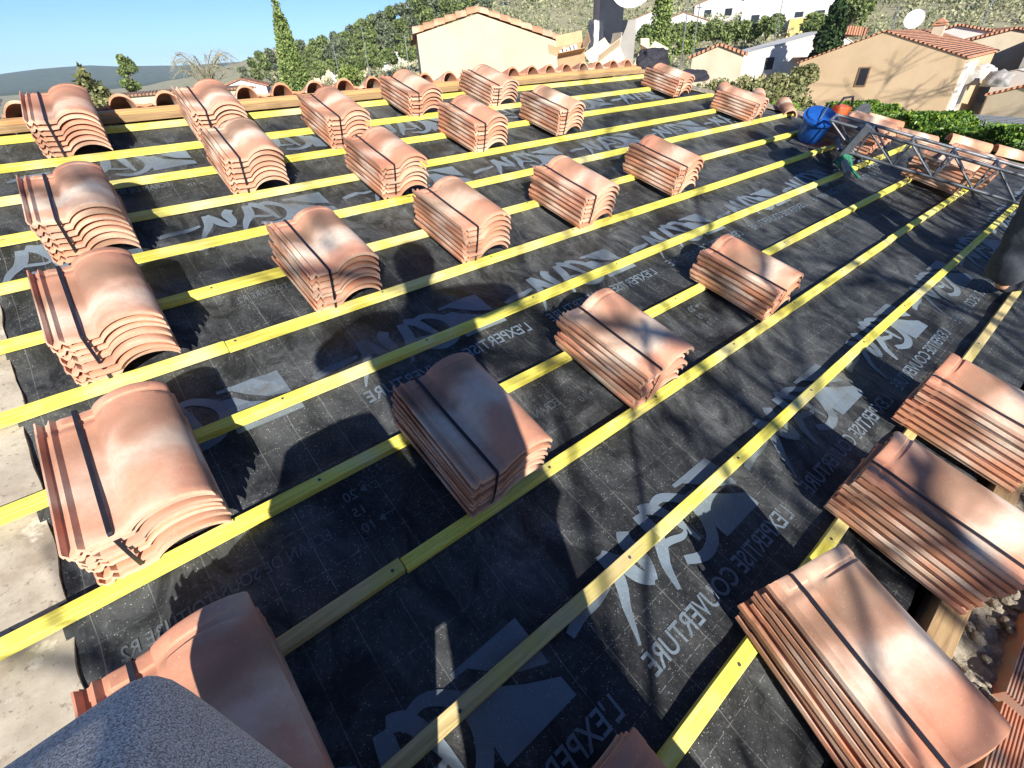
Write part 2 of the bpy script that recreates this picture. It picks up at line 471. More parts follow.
SLOGAN = text_polys("L'EXPERTISE COUVERTURE", .082)
ECRAN = text_polys("ECRAN DE SOUS-TOITURE R2", .052)
NUM = {k: text_polys(k, .045) for k in ('20', '15', '10')}
U = .24
for cy, cx0, slog in ((-3.74, .28, True), (-2.52, .12, True), (-1.29, -.09, True), (-.47, -.56, False)):
    k = 0
    while True:
        cx = cx0 + .925 * k; k += 1
        if cx > verge(cy) - .5: break
        if cx < -.45: continue
        lg = place(LOGO, cx, cy, U)
        lg = [[(max(px, -.46), py) for px, py in q] for q in lg]
        lg = [q for q in lg if max(p[0] for p in q) > -.455]
        tag(ink(lg, 'printed_logo', M['print']))
        if slog and cx - .6 > -.46: ink(place(SLOGAN, cx + .20, cy - .215, 1., True, .80), 'printed_slogan', M['print'])
for cy, cx0 in ((-3.13, .12), (-1.95, .78), (-.80, .3)):
    k = 0
    while True:
        cx = cx0 + .925 * k; k += 1
        if cx > verge(cy) - .4: break
        if cx - .55 > -.46: ink(place(ECRAN, cx, cy, 1., True, .52), 'printed_text', M['print_faint'])
        for q, (t_, dy) in enumerate((('20', .10), ('15', .04), ('10', -.02))):
            ps = place(NUM[t_], cx + .12, cy + dy - .02, 1., True)
            if t_ != '15': ps += [[(cx + .13, cy + dy - .006), (cx + .15, cy + dy + .008), (cx + .15, cy + dy - .02)], [(cx + .15, cy + dy - .003), (cx + .19, cy + dy - .003), (cx + .19, cy + dy), (cx + .15, cy + dy)]]
            ink(ps, 'printed_scale', M['print_faint'])

# battens
def batten(x0, x1, y, mat, name='batten', w=.040, h=.027, z1=0.0, dy=0.0):
    mb = MB(); n = max(2, int((x1 - x0) / .25)); L_ = x1 - x0
    for i in range(n + 1):
        f = i / n; wv = .0025 * math.sin(f * 7 + y * 9) + dy * f
        xx = -L_ / 2 + L_ * f
        mb.v += [(xx, -w/2 + wv, -h), (xx, w/2 + wv, -h), (xx, w/2 + wv, 0), (xx, -w/2 + wv, 0)]
    for i in range(n):
        a = i * 4
        for k in range(4): mb.f.append((a+k, a+(k+1)%4, a+4+(k+1)%4, a+4+k)); mb.mi.append(0)
    mb.f += [(0, 1, 2, 3), (n*4+3, n*4+2, n*4+1, n*4)]; mb.mi += [0, 0]
    return mb.build(name, mat, roof, T((x0+x1)/2, y, z1), bevel=.0018)
pieces = {0: [(-.62, 2.3), (2.302, 5.45)], 1: [(-.62, 3.4), (3.402, 5.4)], 2: [(-.62, 1.9), (1.902, 5.7)], 3: [(-.62, 4.1), (4.102, 5.75)],
          4: [(-.62, 2.6), (2.602, 6.2)], 5: [(-.62, .62), (.622, 4.9), (4.902, 6.4)], 6: [(-.62, .13), (.132, 4.2), (4.202, 6.65)],
          7: [(-.62, 3.0), (3.002, 6.9)], 8: [(-.66, 1.6), (1.602, 7.1)],
          9: [(-.66, .23, 'pale_wood'), (.233, 4.0), (4.002, 7.3)],
          10: [(-.66, .90, 'pale_wood'), (.903, 4.4), (4.402, 7.5)],
          11: [(-.66, 1.0, ), (1.003, 1.62), (1.622, 4.4, 'pale_wood'), (4.402, 7.7)]}
for i, ps in pieces.items():
    for p in ps:
        batten(p[0], p[1], -G * i + random.uniform(-.003, .003), M[p[2] if len(p) > 2 else 'yellow'], h=.0295)
nb_ = MB(); nb_.lathe([(0.0001, .0012), (.0045, .001), (.005, -.001)], 8)
nail = nb_.mesh('nail_head', M['dark_steel'])
for i in range(5, 12):
    for k in range(8):
        x = .18 + .6*k + .02*math.sin(i*3+k)
        if x < 3.6 and len([o for o in roof.children if o.name.startswith('nail_head')]) < 56: link('nail_head', nail, roof, T(x, -G*i + .004*math.sin(k+i), .0008))
# bottom timber at the eave, ridge boards
batten(-.66, 8.1, -4.415, M['old_wood'], 'eave_board', w=.075, h=.10, z1=.0)
batten(-.7, 2.36, .155, M['orange_wood'], 'ridge_board', w=.05, h=.045, z1=.034)
batten(2.365, 5.56, .165, M['orange_wood'], 'ridge_board', w=.05, h=.045, z1=.036)
batten(-.7, 5.5, .112, M['old_wood'], 'ridge_board', w=.03, h=.035, z1=.018)
# rafter ends
for k in range(16):
    x = .15 + k * .55
    if x > 8: break
    mb = MB(); mb.box(-.035, .035, -.22, .14, -.17, -.055); mb.build('rafter', M['old_wood'], roof, T(x, -4.22, 0), bevel=.003)
# near-black sheet standing in for the unlit void under the roof
mb = MB()
mb.v += [(-.62, -4.9, -.34), (8.4, -4.9, -.34), (5.5, .1, -.34), (-.62, .1, -.34)]; mb.f.append((0, 1, 2, 3)); mb.mi.append(0)
mb.build('shade_sheet', M['dark'], roof)

def slab(name, x0, x1, y0, y1, zt, th, mat, amp=.006, step=.03, parent=roof, edge=.02, sc=9.):
    mb = MB(); nx = max(2, int((x1-x0)/step)); ny = max(2, int((y1-y0)/step))
    for j in range(ny+1):
        for i in range(nx+1):
            x = x0 + (x1-x0)*i/nx; y = y0 + (y1-y0)*j/ny
            e = noise.noise(Vector((x*6, y*6, 3.)))*edge
            if i == 0 or i == nx: x += e
            if j == 0 or j == ny: y += e
            z = zt + amp*(noise.noise(Vector((x*sc, y*sc, 1))) + .6*noise.noise(Vector((x*sc*3, y*sc*3, 2))))
            mb.v.append((x, y, z))
    W_ = nx + 1
    for j in range(ny):
        for i in range(nx):
            a = j*W_+i; mb.f.append((a, a+1, a+1+W_, a+W_)); mb.mi.append(0)
    o = len(mb.v)
    per = [i for i in range(W_)] + [j*W_+nx for j in range(1, ny+1)] + [ny*W_+i for i in range(nx-1, -1, -1)] + [j*W_ for j in range(ny-1, 0, -1)]
    for k in per: x, y, z = mb.v[k]; mb.v.append((x, y, zt-th))
    for k in range(len(per)):
        k2 = (k+1) % len(per); mb.f.append((per[k], o+k, o+k2, per[k2])); mb.mi.append(0)
    return mb.build(name, mat, parent, smooth=True, angle=50)
slab('gable_coping', -1.05, -.47, -4.9, .35, -.038, .30, M['concrete'], .006)
slab('eave_wall', -.6, 8.5, -5.0, -4.46, -.10, .3, M['rubble'], .03, .022, sc=16.)
# hollow bricks at the eave
def brick_mesh(L_=.48, w=.19, h=.12):
    mb = MB(); n = 22; prof = []
    for i in range(n):
        y = -w/2 + w*i/n; d = w/n
        prof += [(y + d*.12, h-.007), (y+d*.22, h), (y+d*.68, h), (y+d*.78, h-.007)]
    poly = [(-w/2, 0)] + prof + [(w/2, 0)]
    m = len(poly)
    vs = [(-L_/2, p[0], p[1]) for p in poly] + [(L_/2, p[0], p[1]) for p in poly]
    mb.add(vs, [tuple(range(m)), tuple(range(2*m-1, m-1, -1))] + [(i, (i+1)%m, (i+1)%m+m, i+m) for i in range(m)])
    return mb.mesh('hollow_brick', M['brick'])
bme = brick_mesh()
for k in range(13):
    x = .62 + k * .50
    if abs(x - 1.6) < .2: x = 1.63
    o = link('hollow_brick', bme, roof, T(x, -4.70 + random.uniform(-.01, .01), -.17) @ RZ(random.uniform(-.02, .02)) @ Matrix.Rotation(R(random.uniform(-2, 2)), 4, 'X'))
    o = link('hollow_brick', bme, roof, T(x + .21, -4.915 + random.uniform(-.01, .01), -.19) @ RZ(random.uniform(-.02, .02)))
# rubble lumps
def lump(seed, r_, flat=.6):
    bm = bmesh.new(); bmesh.ops.create_icosphere(bm, subdivisions=2, radius=r_)
    for v in bm.verts:
        k = 1 + .45*noise.noise(v.co*(2.2/r_) + Vector((seed, 0, 0)))
        v.co = v.co*k; v.co.z *= flat
    me = bpy.data.meshes.new('rubble_lump'); bm.to_mesh(me); bm.free(); me.materials.append(M['rubble']); return me
lm = [lump(i*3.1, .020) for i in range(4)]
for k in range(95):
    x = random.uniform(1.15, 2.6); y = random.uniform(-4.60, -4.475)
    s = random.uniform(.35, 1.2)
    link('rubble', lm[k % 4], roof, T(x, y, -.095 + random.uniform(-.01, .02)) @ RZ(random.uniform(0, 6)) @ Matrix.Diagonal((s, s*random.uniform(.6, 1), s, 1)))
# right-hand verge: mortar strip
mb = MB(); n = 60
for j in range(n+1):
    y = -5.0 + 5.3*j/n; xr = verge(y)
    e = .03*noise.noise(Vector((y*3, 1, 2)))
    mb.v += [(xr-.16+e, y, -.032), (xr+.02, y, -.02+e*.3), (xr+.22, y, -.05+e*.2), (xr+.24, y, -.5)]
for j in range(n):
    for k in range(3): a = j*4+k; mb.f.append((a, a+1, a+5, a+4)); mb.mi.append(0)
mb.build('verge_mortar', M['rubble'], roof, smooth=True, angle=60)
# walls of the house below the roof (world upright) and the far slope
def wallpoly(pts, zt_list, zb=-6.2):
    mb = MB(); n = len(pts)
    for (x, y), z in zip(pts, zt_list): mb.v.append((x, y, z))
    for (x, y) in pts: mb.v.append((x, y, zb))
    for i in range(n): mb.f.append((i, (i+1) % n, (i+1) % n+n, i+n)); mb.mi.append(0)
    return mb
c_, s_ = math.cos(PITCH), math.sin(PITCH)
front = [(-1.0, -4.95), (8.35, -4.95), (5.35, .1)]
P1 = [RW(x, y, -.42) for x, y in front] 
back_y = 4.6
pts = [(-1.0, P1[0].y), (P1[1].x, P1[1].y), (P1[2].x+.2, .1), (6.6, back_y), (-1.0, back_y), (-1.0, .15)]
zs = [P1[0].z, P1[1].z, -.35, -1.55, -1.55, -.35]
w = wallpoly(pts, zs); o = w.build('wall', M['render_beige'], roof); o.matrix_parent_inverse = RM.inverted()

# S-shaped interlocking tile -------------------------------------------------
TW, TL = .30, .435
def prof(u):
    z = .006
    if u < .010: z = .020
    elif u < .030: z = .002
    elif u < .040: z = .017
    elif u < .052: z = .004
    elif u < .128: z = .007 - .003*math.sin((u-.052)/.076*math.pi)
    k = (u - .210) / .090
    if abs(k) < 1: z = max(z, 0.005 + .046 * (1 - abs(k)**2.1) ** .78)
    return z
US = [0, .004, .010, .0102, .020, .030, .0302, .040, .0402, .052, .075, .10, .118, .126] + [.210 - .090*math.cos(math.pi*i/18) for i in range(19)]
def tile_mesh(name, mat, L_=TL, th=.0135, seed=0):
    mb = MB()
    us = sorted(set(US))
    vs_ = [0, .004, .02, .08, .14, .20, .26, .32, .365, .37, .385, .390, .400, .405, .428, L_]
    nu, nv = len(us), len(vs_)
    def zz(u, v):
        z = prof(u)
        if v > .387:                       # recessed head that goes under the next tile
            k = (u - .210)/.090
            if abs(k) < 1: z = .002 + (z - .002)*.86
            else: z -= .003
            if v > .40 and v < .43 and .05 < u: z += .004
        if .055 < u < .12 and .02 < v < .368: z -= .002
        if v < .003: z -= .0025
        z += .0015*noise.noise(Vector((u*9+seed, v*7, seed)))
        return z
    for v in vs_:
        for u in us: mb.v.append((u, v, zz(u, v) + th))
    for v in vs_:
        for u in us: mb.v.append((u, v, zz(u, v)))
    B = nu*nv
    for j in range(nv-1):
        for i in range(nu-1):
            a = j*nu+i
            mb.f.append((a, a+1, a+nu+1, a+nu)); mb.f.append((B+a, B+a+nu, B+a+nu+1, B+a+1))
    for i in range(nu-1):
        mb.f.append((i, B+i, B+i+1, i+1)); a = (nv-1)*nu+i; mb.f.append((a, a+1, B+a+1, B+a))
    for j in range(nv-1):
        a = j*nu; mb.f.append((a, a+nu, B+a+nu, B+a)); a += nu-1; mb.f.append((a, B+a, B+a+nu, a+nu))
    mb.mi = [0]*len(mb.f)
    for i in range(nu-1): mb.mi[2*(nu-1)*(nv-1) + 2*i] = 1
    return mb.mesh(name, [mat, M['nose']], True, 35)
tiles_top = [tile_mesh('clay_tile', M['tile'], seed=s) for s in (0, 3.3)]
tiles_low = [tile_mesh('clay_tile', M['tile_plain'], seed=s) for s in (1.2, 5.1)]
STEP = .0268

def strap_mesh(n):
    mb = MB(); u0, u1 = .080, .090
    zt = 0.007 + .0135 + STEP*(n-1) + .0015
    path = [(-.006, -.002), (-.009, zt*.5), (-.006, zt-.002), (0.0, zt+.001)] + [(v, zt + .0015*math.sin(v*20)) for v in (.1, .2, .3, .385)] + [(TL, zt-.001), (TL+.005, zt-.006), (TL+.007, zt*.5), (TL+.004, 0)]
    for v, z in path: mb.v += [(u0, v, z), (u1, v, z)]
    for v, z in path: mb.v += [(u0, v, z+.0025), (u1, v, z+.0025)]
    m = len(path)*2
    for i in range(len(path)-1):
        a = i*2; mb.f += [(a, a+1, a+3, a+2), (m+a, m+a+2, m+a+3, m+a+1), (a, a+2, m+a+2, m+a), (a+1, m+a+1, m+a+3, a+3)]
    mb.mi = [0]*len(mb.f)
    return mb.mesh('strap', M['strap'])
straps = {}
BUNDLES = [  # x of left edge, y of nose, tiles, turn (degrees), label
 (-.16, -.35, 7, -3, 'topmost tile stack at the left edge, in front of the blue hills'),
 (-.265, -1.42, 7, -2, 'tile stack at the left edge, second one down from the ridge'),
 (-.31, -2.20, 7, 0, 'tile stack at the left edge, third one down from the ridge'),
 (-.38, -2.945, 7, 0, 'large tile stack at the left edge, fourth from the ridge, beside the mortar coping'),
 (-.40, -3.70, 8, 0, 'nearest tile stack with smooth pink top, half hidden behind the grey chimney corner'),
 (.565, -.42, 7, -3, 'rear stack of the touching pair, directly below the ridge board'),
 (.52, -1.10, 7, -2, 'front stack of the touching pair below the ridge board'),
 (1.235, -.73, 7, -1, 'tile stack close under the ridge board, first right of the touching pair'),
 (1.20, -1.46, 7, 0, 'tile stack above and left of the one in the middle of the picture'),
 (2.02, -.385, 6, 0, 'small looking tile stack right under the ridge board, left of the beige gable wall'),
 (2.09, -1.12, 7, 1, 'tile stack just below the two stacks that stand in front of the beige gable'),
 (2.80, -.375, 6, 0, 'tile stack right under the ridge board in front of the middle of the beige gable'),
 (2.92, -1.08, 7, 2, 'tile stack below the right half of the beige gable, away from the ridge board'),
 (5.00, -.70, 6, 2, 'tile stack at the right end of the ridge board, before the black cloth bundle'),
 (5.18, -1.50, 6, 4, 'tile stack with holes showing at its end, left of the blue plastic tub'),
 (.48, -2.215, 7, 0, 'tile stack in the middle left, just above the head shaped shadow'),
 (1.22, -2.205, 7, 1, 'tile stack in the middle of the roof, first of three in its row'),
 (2.03, -2.225, 7, 1, 'tile stack in the middle of the roof, second of three in its row'),
 (2.96, -2.20, 7, 2, 'tile stack alone between the middle of the roof and the blue tub'),
 (.455, -3.325, 7, 0, 'big tile stack in the lower middle with a shadow falling across its upper left corner'),
 (1.22, -3.325, 7, 1, 'pink and cream tile stack right of the lower middle one, beside the faint printed scale'),
 (2.24, -3.315, 6, 2, 'smooth pink tile stack alone on the right, left of the long row of printed logos'),
 (2.15, -4.415, 8, 0, 'tall tile stack cut by the right edge of the picture, furthest along the eave board'),
 (1.46, -4.425, 8, 0, 'tile stack at the eave with cream and brown top, above the hollow bricks'),
 (.765, -4.405, 8, -15, 'lowest large tile stack at bottom right with black strap down its middle'),
 (.10, -4.40, 7, 0, 'tile stack whose upper corner alone peeks in at the bottom edge'),
 (5.60, -2.52, 6, 2, 'tile stack under the steel truss beside the blue tub'),
 (6.02, -2.50, 6, 3, 'tile stack touching the right side of the one beside the blue tub, behind the truss'),
 (5.50, -3.32, 7, 1, 'tile stack lying below the middle of the steel truss'),
 (5.98, -3.42, 7, 2, 'tile stack at the right end of the truss next to the roof edge'),
]
for (x, y, n, a, lab) in BUNDLES:
    t = empty('tile_stack', RM @ T(x, y, 0) @ RZ(R(a)), lab, 'tile stack', 'strapped stacks of clay tiles laid out on the battens')
    lean = random.uniform(-.0012, .0022)
    for k in range(n):
        me = random.choice(tiles_top if k == n-1 else tiles_low + tiles_low + tiles_top)
        jx, jy = random.uniform(-.004, .004), random.uniform(-.009, .009)
        link('clay_tile', me, t, T(jx, jy + lean*(k-n/2), STEP*k) @ RZ(R(random.uniform(-.9, .9))))
    if n not in straps: straps[n] = strap_mesh(n)
    link('strap', straps[n], t)

# tiles already laid on the far slope, their upper ends standing above the ridge boards
def far_prof(u):            # one roll and pan, period .25
    k = (u - .085)/.075
    if abs(k) < 1: return .012 + .085*(1-abs(k)**2.2)**.6
    return .026 + .008*abs(math.cos((u-.16)/.09*math.pi))
def far_tile(rows=1, L_=.40):
    mb = MB(); us = [.085-.075*math.cos(math.pi*i/14) for i in range(15)] + [.17, .185, .2, .215, .23, .245]
    us = [0.0] + us; n = len(us); vs_ = [0, .02, .1, .2, .3, L_]
    for off in (.016, 0):
        for v in vs_:
            tap = 1 - .12*v/L_
            for u in us: mb.v.append((u, v, far_prof(u)*tap + off))
    B = n*len(vs_)
    for j in range(len(vs_)-1):
        for i in range(n-1):
            a = j*n+i; mb.f += [(a, a+1, a+n+1, a+n), (B+a, B+a+n, B+a+n+1, B+a+1)]
    for i in range(n-1):
        mb.f.append((i, B+i, B+i+1, i+1)); a = (len(vs_)-1)*n+i; mb.f.append((a, a+1, B+a+1, B+a))
    for j in range(len(vs_)-1):
        a = j*n; mb.f.append((a, a+n, B+a+n, B+a)); a += n-1; mb.f.append((a, B+a, B+a+n, a+n))
    mb.mi = [0]*len(mb.f)
    return mb.mesh('laid_tile', M['tile_plain'], True, 35)
ft = far_tile()
FS = Matrix.Rotation(-2*PITCH, 4, 'X')
for row in range(3):
    for k in range(26):
        x = -1.02 + .25*k
        if x > 5.25 + row*.1: break
        link('laid_tile', ft, roof, T(x + random.uniform(-.006, .006), .205, -.001) @ FS @ T(0, row*.36, -.014*row) @ RZ(R(random.uniform(-1.2, 1.2))))
mb = MB(); 
for i in range(120):
    for j in range(9):
        x = -1.02 + .0625*i
        mb.v.append((x, j*.42, .05*max(0, math.sin(2*math.pi*x/.25)) - .03))
for i in range(119):
    for j in range(8): a = i*9+j; mb.f.append((a, a+9, a+10, a+1)); mb.mi.append(0)
mb.build('lower_far_slope', M['tile_plain'], roof, T(0, .205, -.02) @ FS @ T(0, 1.1, -.01), smooth=True, angle=180)

# loose tiles and pieces along the right verge
def half_tile(L_=.42, r0=.085, r1=.07, th=.013):
    mb = MB(); n = 12
    for rr in (0, th):
        for v, r_ in ((0, r0), (L_, r1)):
            for i in range(n+1):
                t_ = math.pi*i/n; mb.v.append(((r_-rr)*math.cos(t_), v, (r_-rr)*math.sin(t_)))
    m = n+1
    for i in range(n):
        mb.f += [(i, i+1, m+i+1, m+i), (2*m+i, 3*m+i, 3*m+i+1, 2*m+i+1), (i, 2*m+i, 2*m+i+1, i+1), (m+i, m+i+1, 3*m+i+1, 3*m+i)]
    mb.f += [(0, m, 3*m, 2*m), (n, 2*m+n, 3*m+n, m+n)]
    mb.mi = [0]*len(mb.f)
    return mb.mesh('canal_tile', M['tile_plain'], True, 50)
ht = half_tile()
for k, (x, y, a, lab) in enumerate([(5.98, -.70, 130, 'curved clay tile lying on the roof edge behind the stack left of the blue tub'),
    (6.28, -.98, 122, 'upper of two curved clay tiles on the roof edge before the blue tub'),
    (6.30, -1.30, 128, 'lower of two curved clay tiles on the roof edge before the blue tub'),
    (6.95, -1.95, 212, 'curved clay tile on the verge right behind the orange saw'),
    (7.35, -2.75, 212, 'curved clay tile along the verge below the hedge, above the truss'),
    (7.58, -3.15, 212, 'curved clay tile along the verge at the right picture edge')]):
    tag(link('curved_tile', ht, None, RM @ T(x, y, .0) @ RZ(R(a))), lab, 'roof tile', 'loose curved tiles along the roof edge')
for k, (x, y, a, lab) in enumerate([(6.62, -2.05, 32, 'single flat clay tile lying on the verge behind the covered stacks'),
                                    (6.95, -2.80, 30, 'single clay tile with pale nose lying on the verge above the truss end')]):
    tag(link('loose_tile', tiles_top[0], None, RM @ T(x, y, -.01) @ RZ(R(a))), lab, 'roof tile', 'loose flat tiles near the truss')

# ------------------------------------------------------------------ steel truss of the tile hoist
A_ = Vector((5.03, -2.25, .0)); D_ = Vector((.51, -1.33, 0)).normalized(); S_ = Vector((-D_.y, D_.x, 0))
LT = 2.9
tr = empty('hoist_truss', RM @ T(*A_), 'grey steel lattice truss of a hoist lying over the tile stacks at the right', 'truss')
def tp(l, s, z): return D_*l + S_*s + Vector((0, 0, z))
c1 = [tp(.0, 0, .285), tp(LT, 0, .27)]; c2 = [tp(.04, .27, .285), tp(LT, .27, .27)]; c3 = [tp(.16, -.03, .105), tp(LT, -.03, .10)]
for i, (a, b_) in enumerate((c1, c2, c3)):
    mb = MB(); mb.tube([a, b_], .0125, 10); mb.build('chord', M['dark_steel' if i != 1 else 'grey_steel'], tr, smooth=True)
def lerp(c, t_): return c[0] + (c[1]-c[0])*t_
nb = 9
for i in range(nb):
    t0, t1, tm = i/nb, (i+1)/nb, (i+.5)/nb
    for c in (c1, c2):
        mb = MB(); mb.tube([lerp(c, t0), lerp(c3, tm)], .008, 6); mb.build('brace', M['dark_steel'], tr, smooth=True)
        mb = MB(); mb.tube([lerp(c3, tm), lerp(c, t1)], .008, 6); mb.build('brace', M['dark_steel'], tr, smooth=True)
    mb = MB(); mb.tube([lerp(c1, t0), lerp(c2, t0)], .012, 8); mb.build('rung', M['grey_steel'], tr, smooth=True)
# upright bracket and cross tube with strap
mb = MB(); mb.box(-.035, .035, -.03, .03, -.24, .10, mx=Matrix.Translation(tp(.26, -.06, .24)) @ RZ(math.atan2(S_.y, S_.x)) @ Matrix.Rotation(R(12), 4, 'X'))
mb.build('bracket', M['dark_steel'], tr, bevel=.004)
mb = MB(); mb.tube([tp(.30, -.42, .045), tp(.22, .12, .055), tp(.16, .5, .06)], .028, 12); mb.build('cross_tube', M['grey_steel'], tr, smooth=True)
mb = MB()
for k in range(5):
    an = k*.5
    mb.tube([tp(.24+.012*k, -.10, .10), tp(.20+.02*k, -.14-.01*k, .04), tp(.26+.01*k, -.20, .012), tp(.32, -.16+.02*k, .05), tp(.26, -.10, .10)], .010, 6)
mb.tube([tp(.28, -.16, .05), tp(.36, -.20, .02), tp(.42, -.18, -.015)], .013, 6)
mb.build('strap', M['green_strap'], tr, smooth=True)

# blue plastic tub lying beside the truss
tub = empty('plastic_tub', RM @ T(5.50, -2.0, .0) @ RZ(.3) @ Matrix.Rotation(R(-14), 4, 'Y') @ Matrix.Diagonal((.76, .76, .70, 1)), 'bright blue plastic tub standing at the left end of the steel truss', 'tub')
def rrect(r_, z, n=44, e=.85):
    out = []
    for k in range(n):
        t_ = 2*math.pi*k/n; c, s = math.cos(t_), math.sin(t_)
        out.append((r_*math.copysign(abs(c)**e, c), r_*.85*math.copysign(abs(s)**e, s), z))
    return out
def loft(rings, cap0=True, cap1=True):
    mb = MB(); n = len(rings[0])
    for r_ in rings: mb.v += [tuple(p) for p in r_]
    for i in range(len(rings)-1):
        for k in range(n): mb.f.append((i*n+k, i*n+(k+1) % n, (i+1)*n+(k+1) % n, (i+1)*n+k))
    if cap0: mb.f.append(tuple(range(n))[::-1])
    if cap1: mb.f.append(tuple((len(rings)-1)*n+k for k in range(n)))
    mb.mi = [0]*len(mb.f); return mb
loft([rrect(.15, 0), rrect(.17, .02), rrect(.19, .18), rrect(.20, .27), rrect(.225, .275), rrect(.225, .30), rrect(.20, .305)]).build('body', M['blue'], tub, smooth=True)
loft([rrect(.19, .305), rrect(.185, .33), rrect(.13, .345), rrect(.06, .348)]).build('lid', M['blue'], tub, smooth=True)
mb = MB(); mb.tube([(-.21, -.02, .29), (-.19, -.02, .37), (0, -.02, .40), (.19, -.02, .37), (.21, -.02, .29)], .008, 6); mb.build('handle', M['grey_steel'], tub, smooth=True)

# orange saw on the verge
saw = empty('power_saw', RM @ T(6.42, -1.86, .02) @ RZ(R(-28)), 'orange power saw with black handle lying on the roof edge before the hedge', 'power saw')
loft([[(x, y*k, z) for x, y, z in rrect(.10, zz)] for zz, k in ((0.0, .7), (.02, .85), (.10, .8), (.14, .6))]).build('motor_housing', M['orange'], saw, smooth=True)
mb = MB(); mb.box(-.30, -.06, -.05, .05, .01, .09); mb.build('tank', M['orange'], saw, bevel=.015)
mb = MB(); mb.tube([(-.08, 0, .12), (-.05, 0, .21), (.05, 0, .23), (.12, 0, .12)], .013, 8); mb.build('handle', M['black_cloth'], saw, smooth=True)
mb = MB(); mb.lathe([(0, -.006), (.11, -.006), (.11, .006), (0, .006)], 24, mx=T(.2, -.07, .09) @ Matrix.Rotation(R(90), 4, 'X')); mb.build('disc', M['dark_steel'], saw)
mb = MB(); mb.box(.02, .24, -.062, -.045, .06, .10); mb.build('arm', M['dark_steel'], saw, bevel=.004)

def cloth_heap(name, mat, mw, sx, sy, sz, seed, label, cat):
    bm = bmesh.new(); bmesh.ops.create_icosphere(bm, subdivisions=4, radius=1)
    for v in bm.verts:
        n_ = noise.noise(v.co*1.6 + Vector((seed, 0, 0)))*.30 + noise.noise(v.co*4.5 + Vector((0, seed, 0)))*.14
        v.co *= 1 + n_; v.co.x *= sx; v.co.y *= sy; v.co.z = max(-.35, v.co.z)*sz
    me = bpy.data.meshes.new(name); bm.to_mesh(me); bm.free(); me.materials.append(mat)
    me.polygons.foreach_set('use_smooth', [True]*len(me.polygons))
    return tag(link(name, me, None, mw), label, cat)
cloth_heap('cloth_bundle', M['black_cloth'], RM @ T(5.72, .18, .07), .24, .15, .15, 2.2, 'black cloth bundle lying at the right end of the ridge board, below the bright cypress', 'cloth bundle')
cloth_heap('dark_sheet', M['black_cloth'], RM @ T(5.95, -.28, .03), .30, .12, .07, 9.2, 'rolled black plastic sheet on the roof edge right of the ridge end', 'plastic sheet')
cloth_heap('orange_jacket', M['orange'], RM @ T(-.36, .62, .12), .10, .12, .12, 4.4, 'crumpled orange jacket behind the ridge at the far left edge', 'jacket')
cloth_heap('white_sack', M['white'], RM @ T(-.36, .50, .04), .11, .10, .07, 6.1, 'white sack under the orange jacket at the far left edge', 'sack')

# ------------------------------------------------------------------ people
def skinned(name, joints, edges, mat, parent, sub=2, root=0):
    me = bpy.data.meshes.new(name)
    me.from_pydata([Vector(j[:3]) for j in joints], edges, [])
    me.materials.append(mat)
    o = link(name, me, parent)
    md = o.modifiers.new('Skin', 'SKIN'); md.use_smooth_shade = True
    for i, j in enumerate(joints):
        sv = me.skin_vertices[0].data[i]; r_ = j[3]
        sv.radius = (r_, r_) if not isinstance(r_, tuple) else r_
        sv.use_root = (i == root)
    s = o.modifiers.new('Subdivision', 'SUBSURF'); s.levels = sub; s.render_levels = sub
    return o

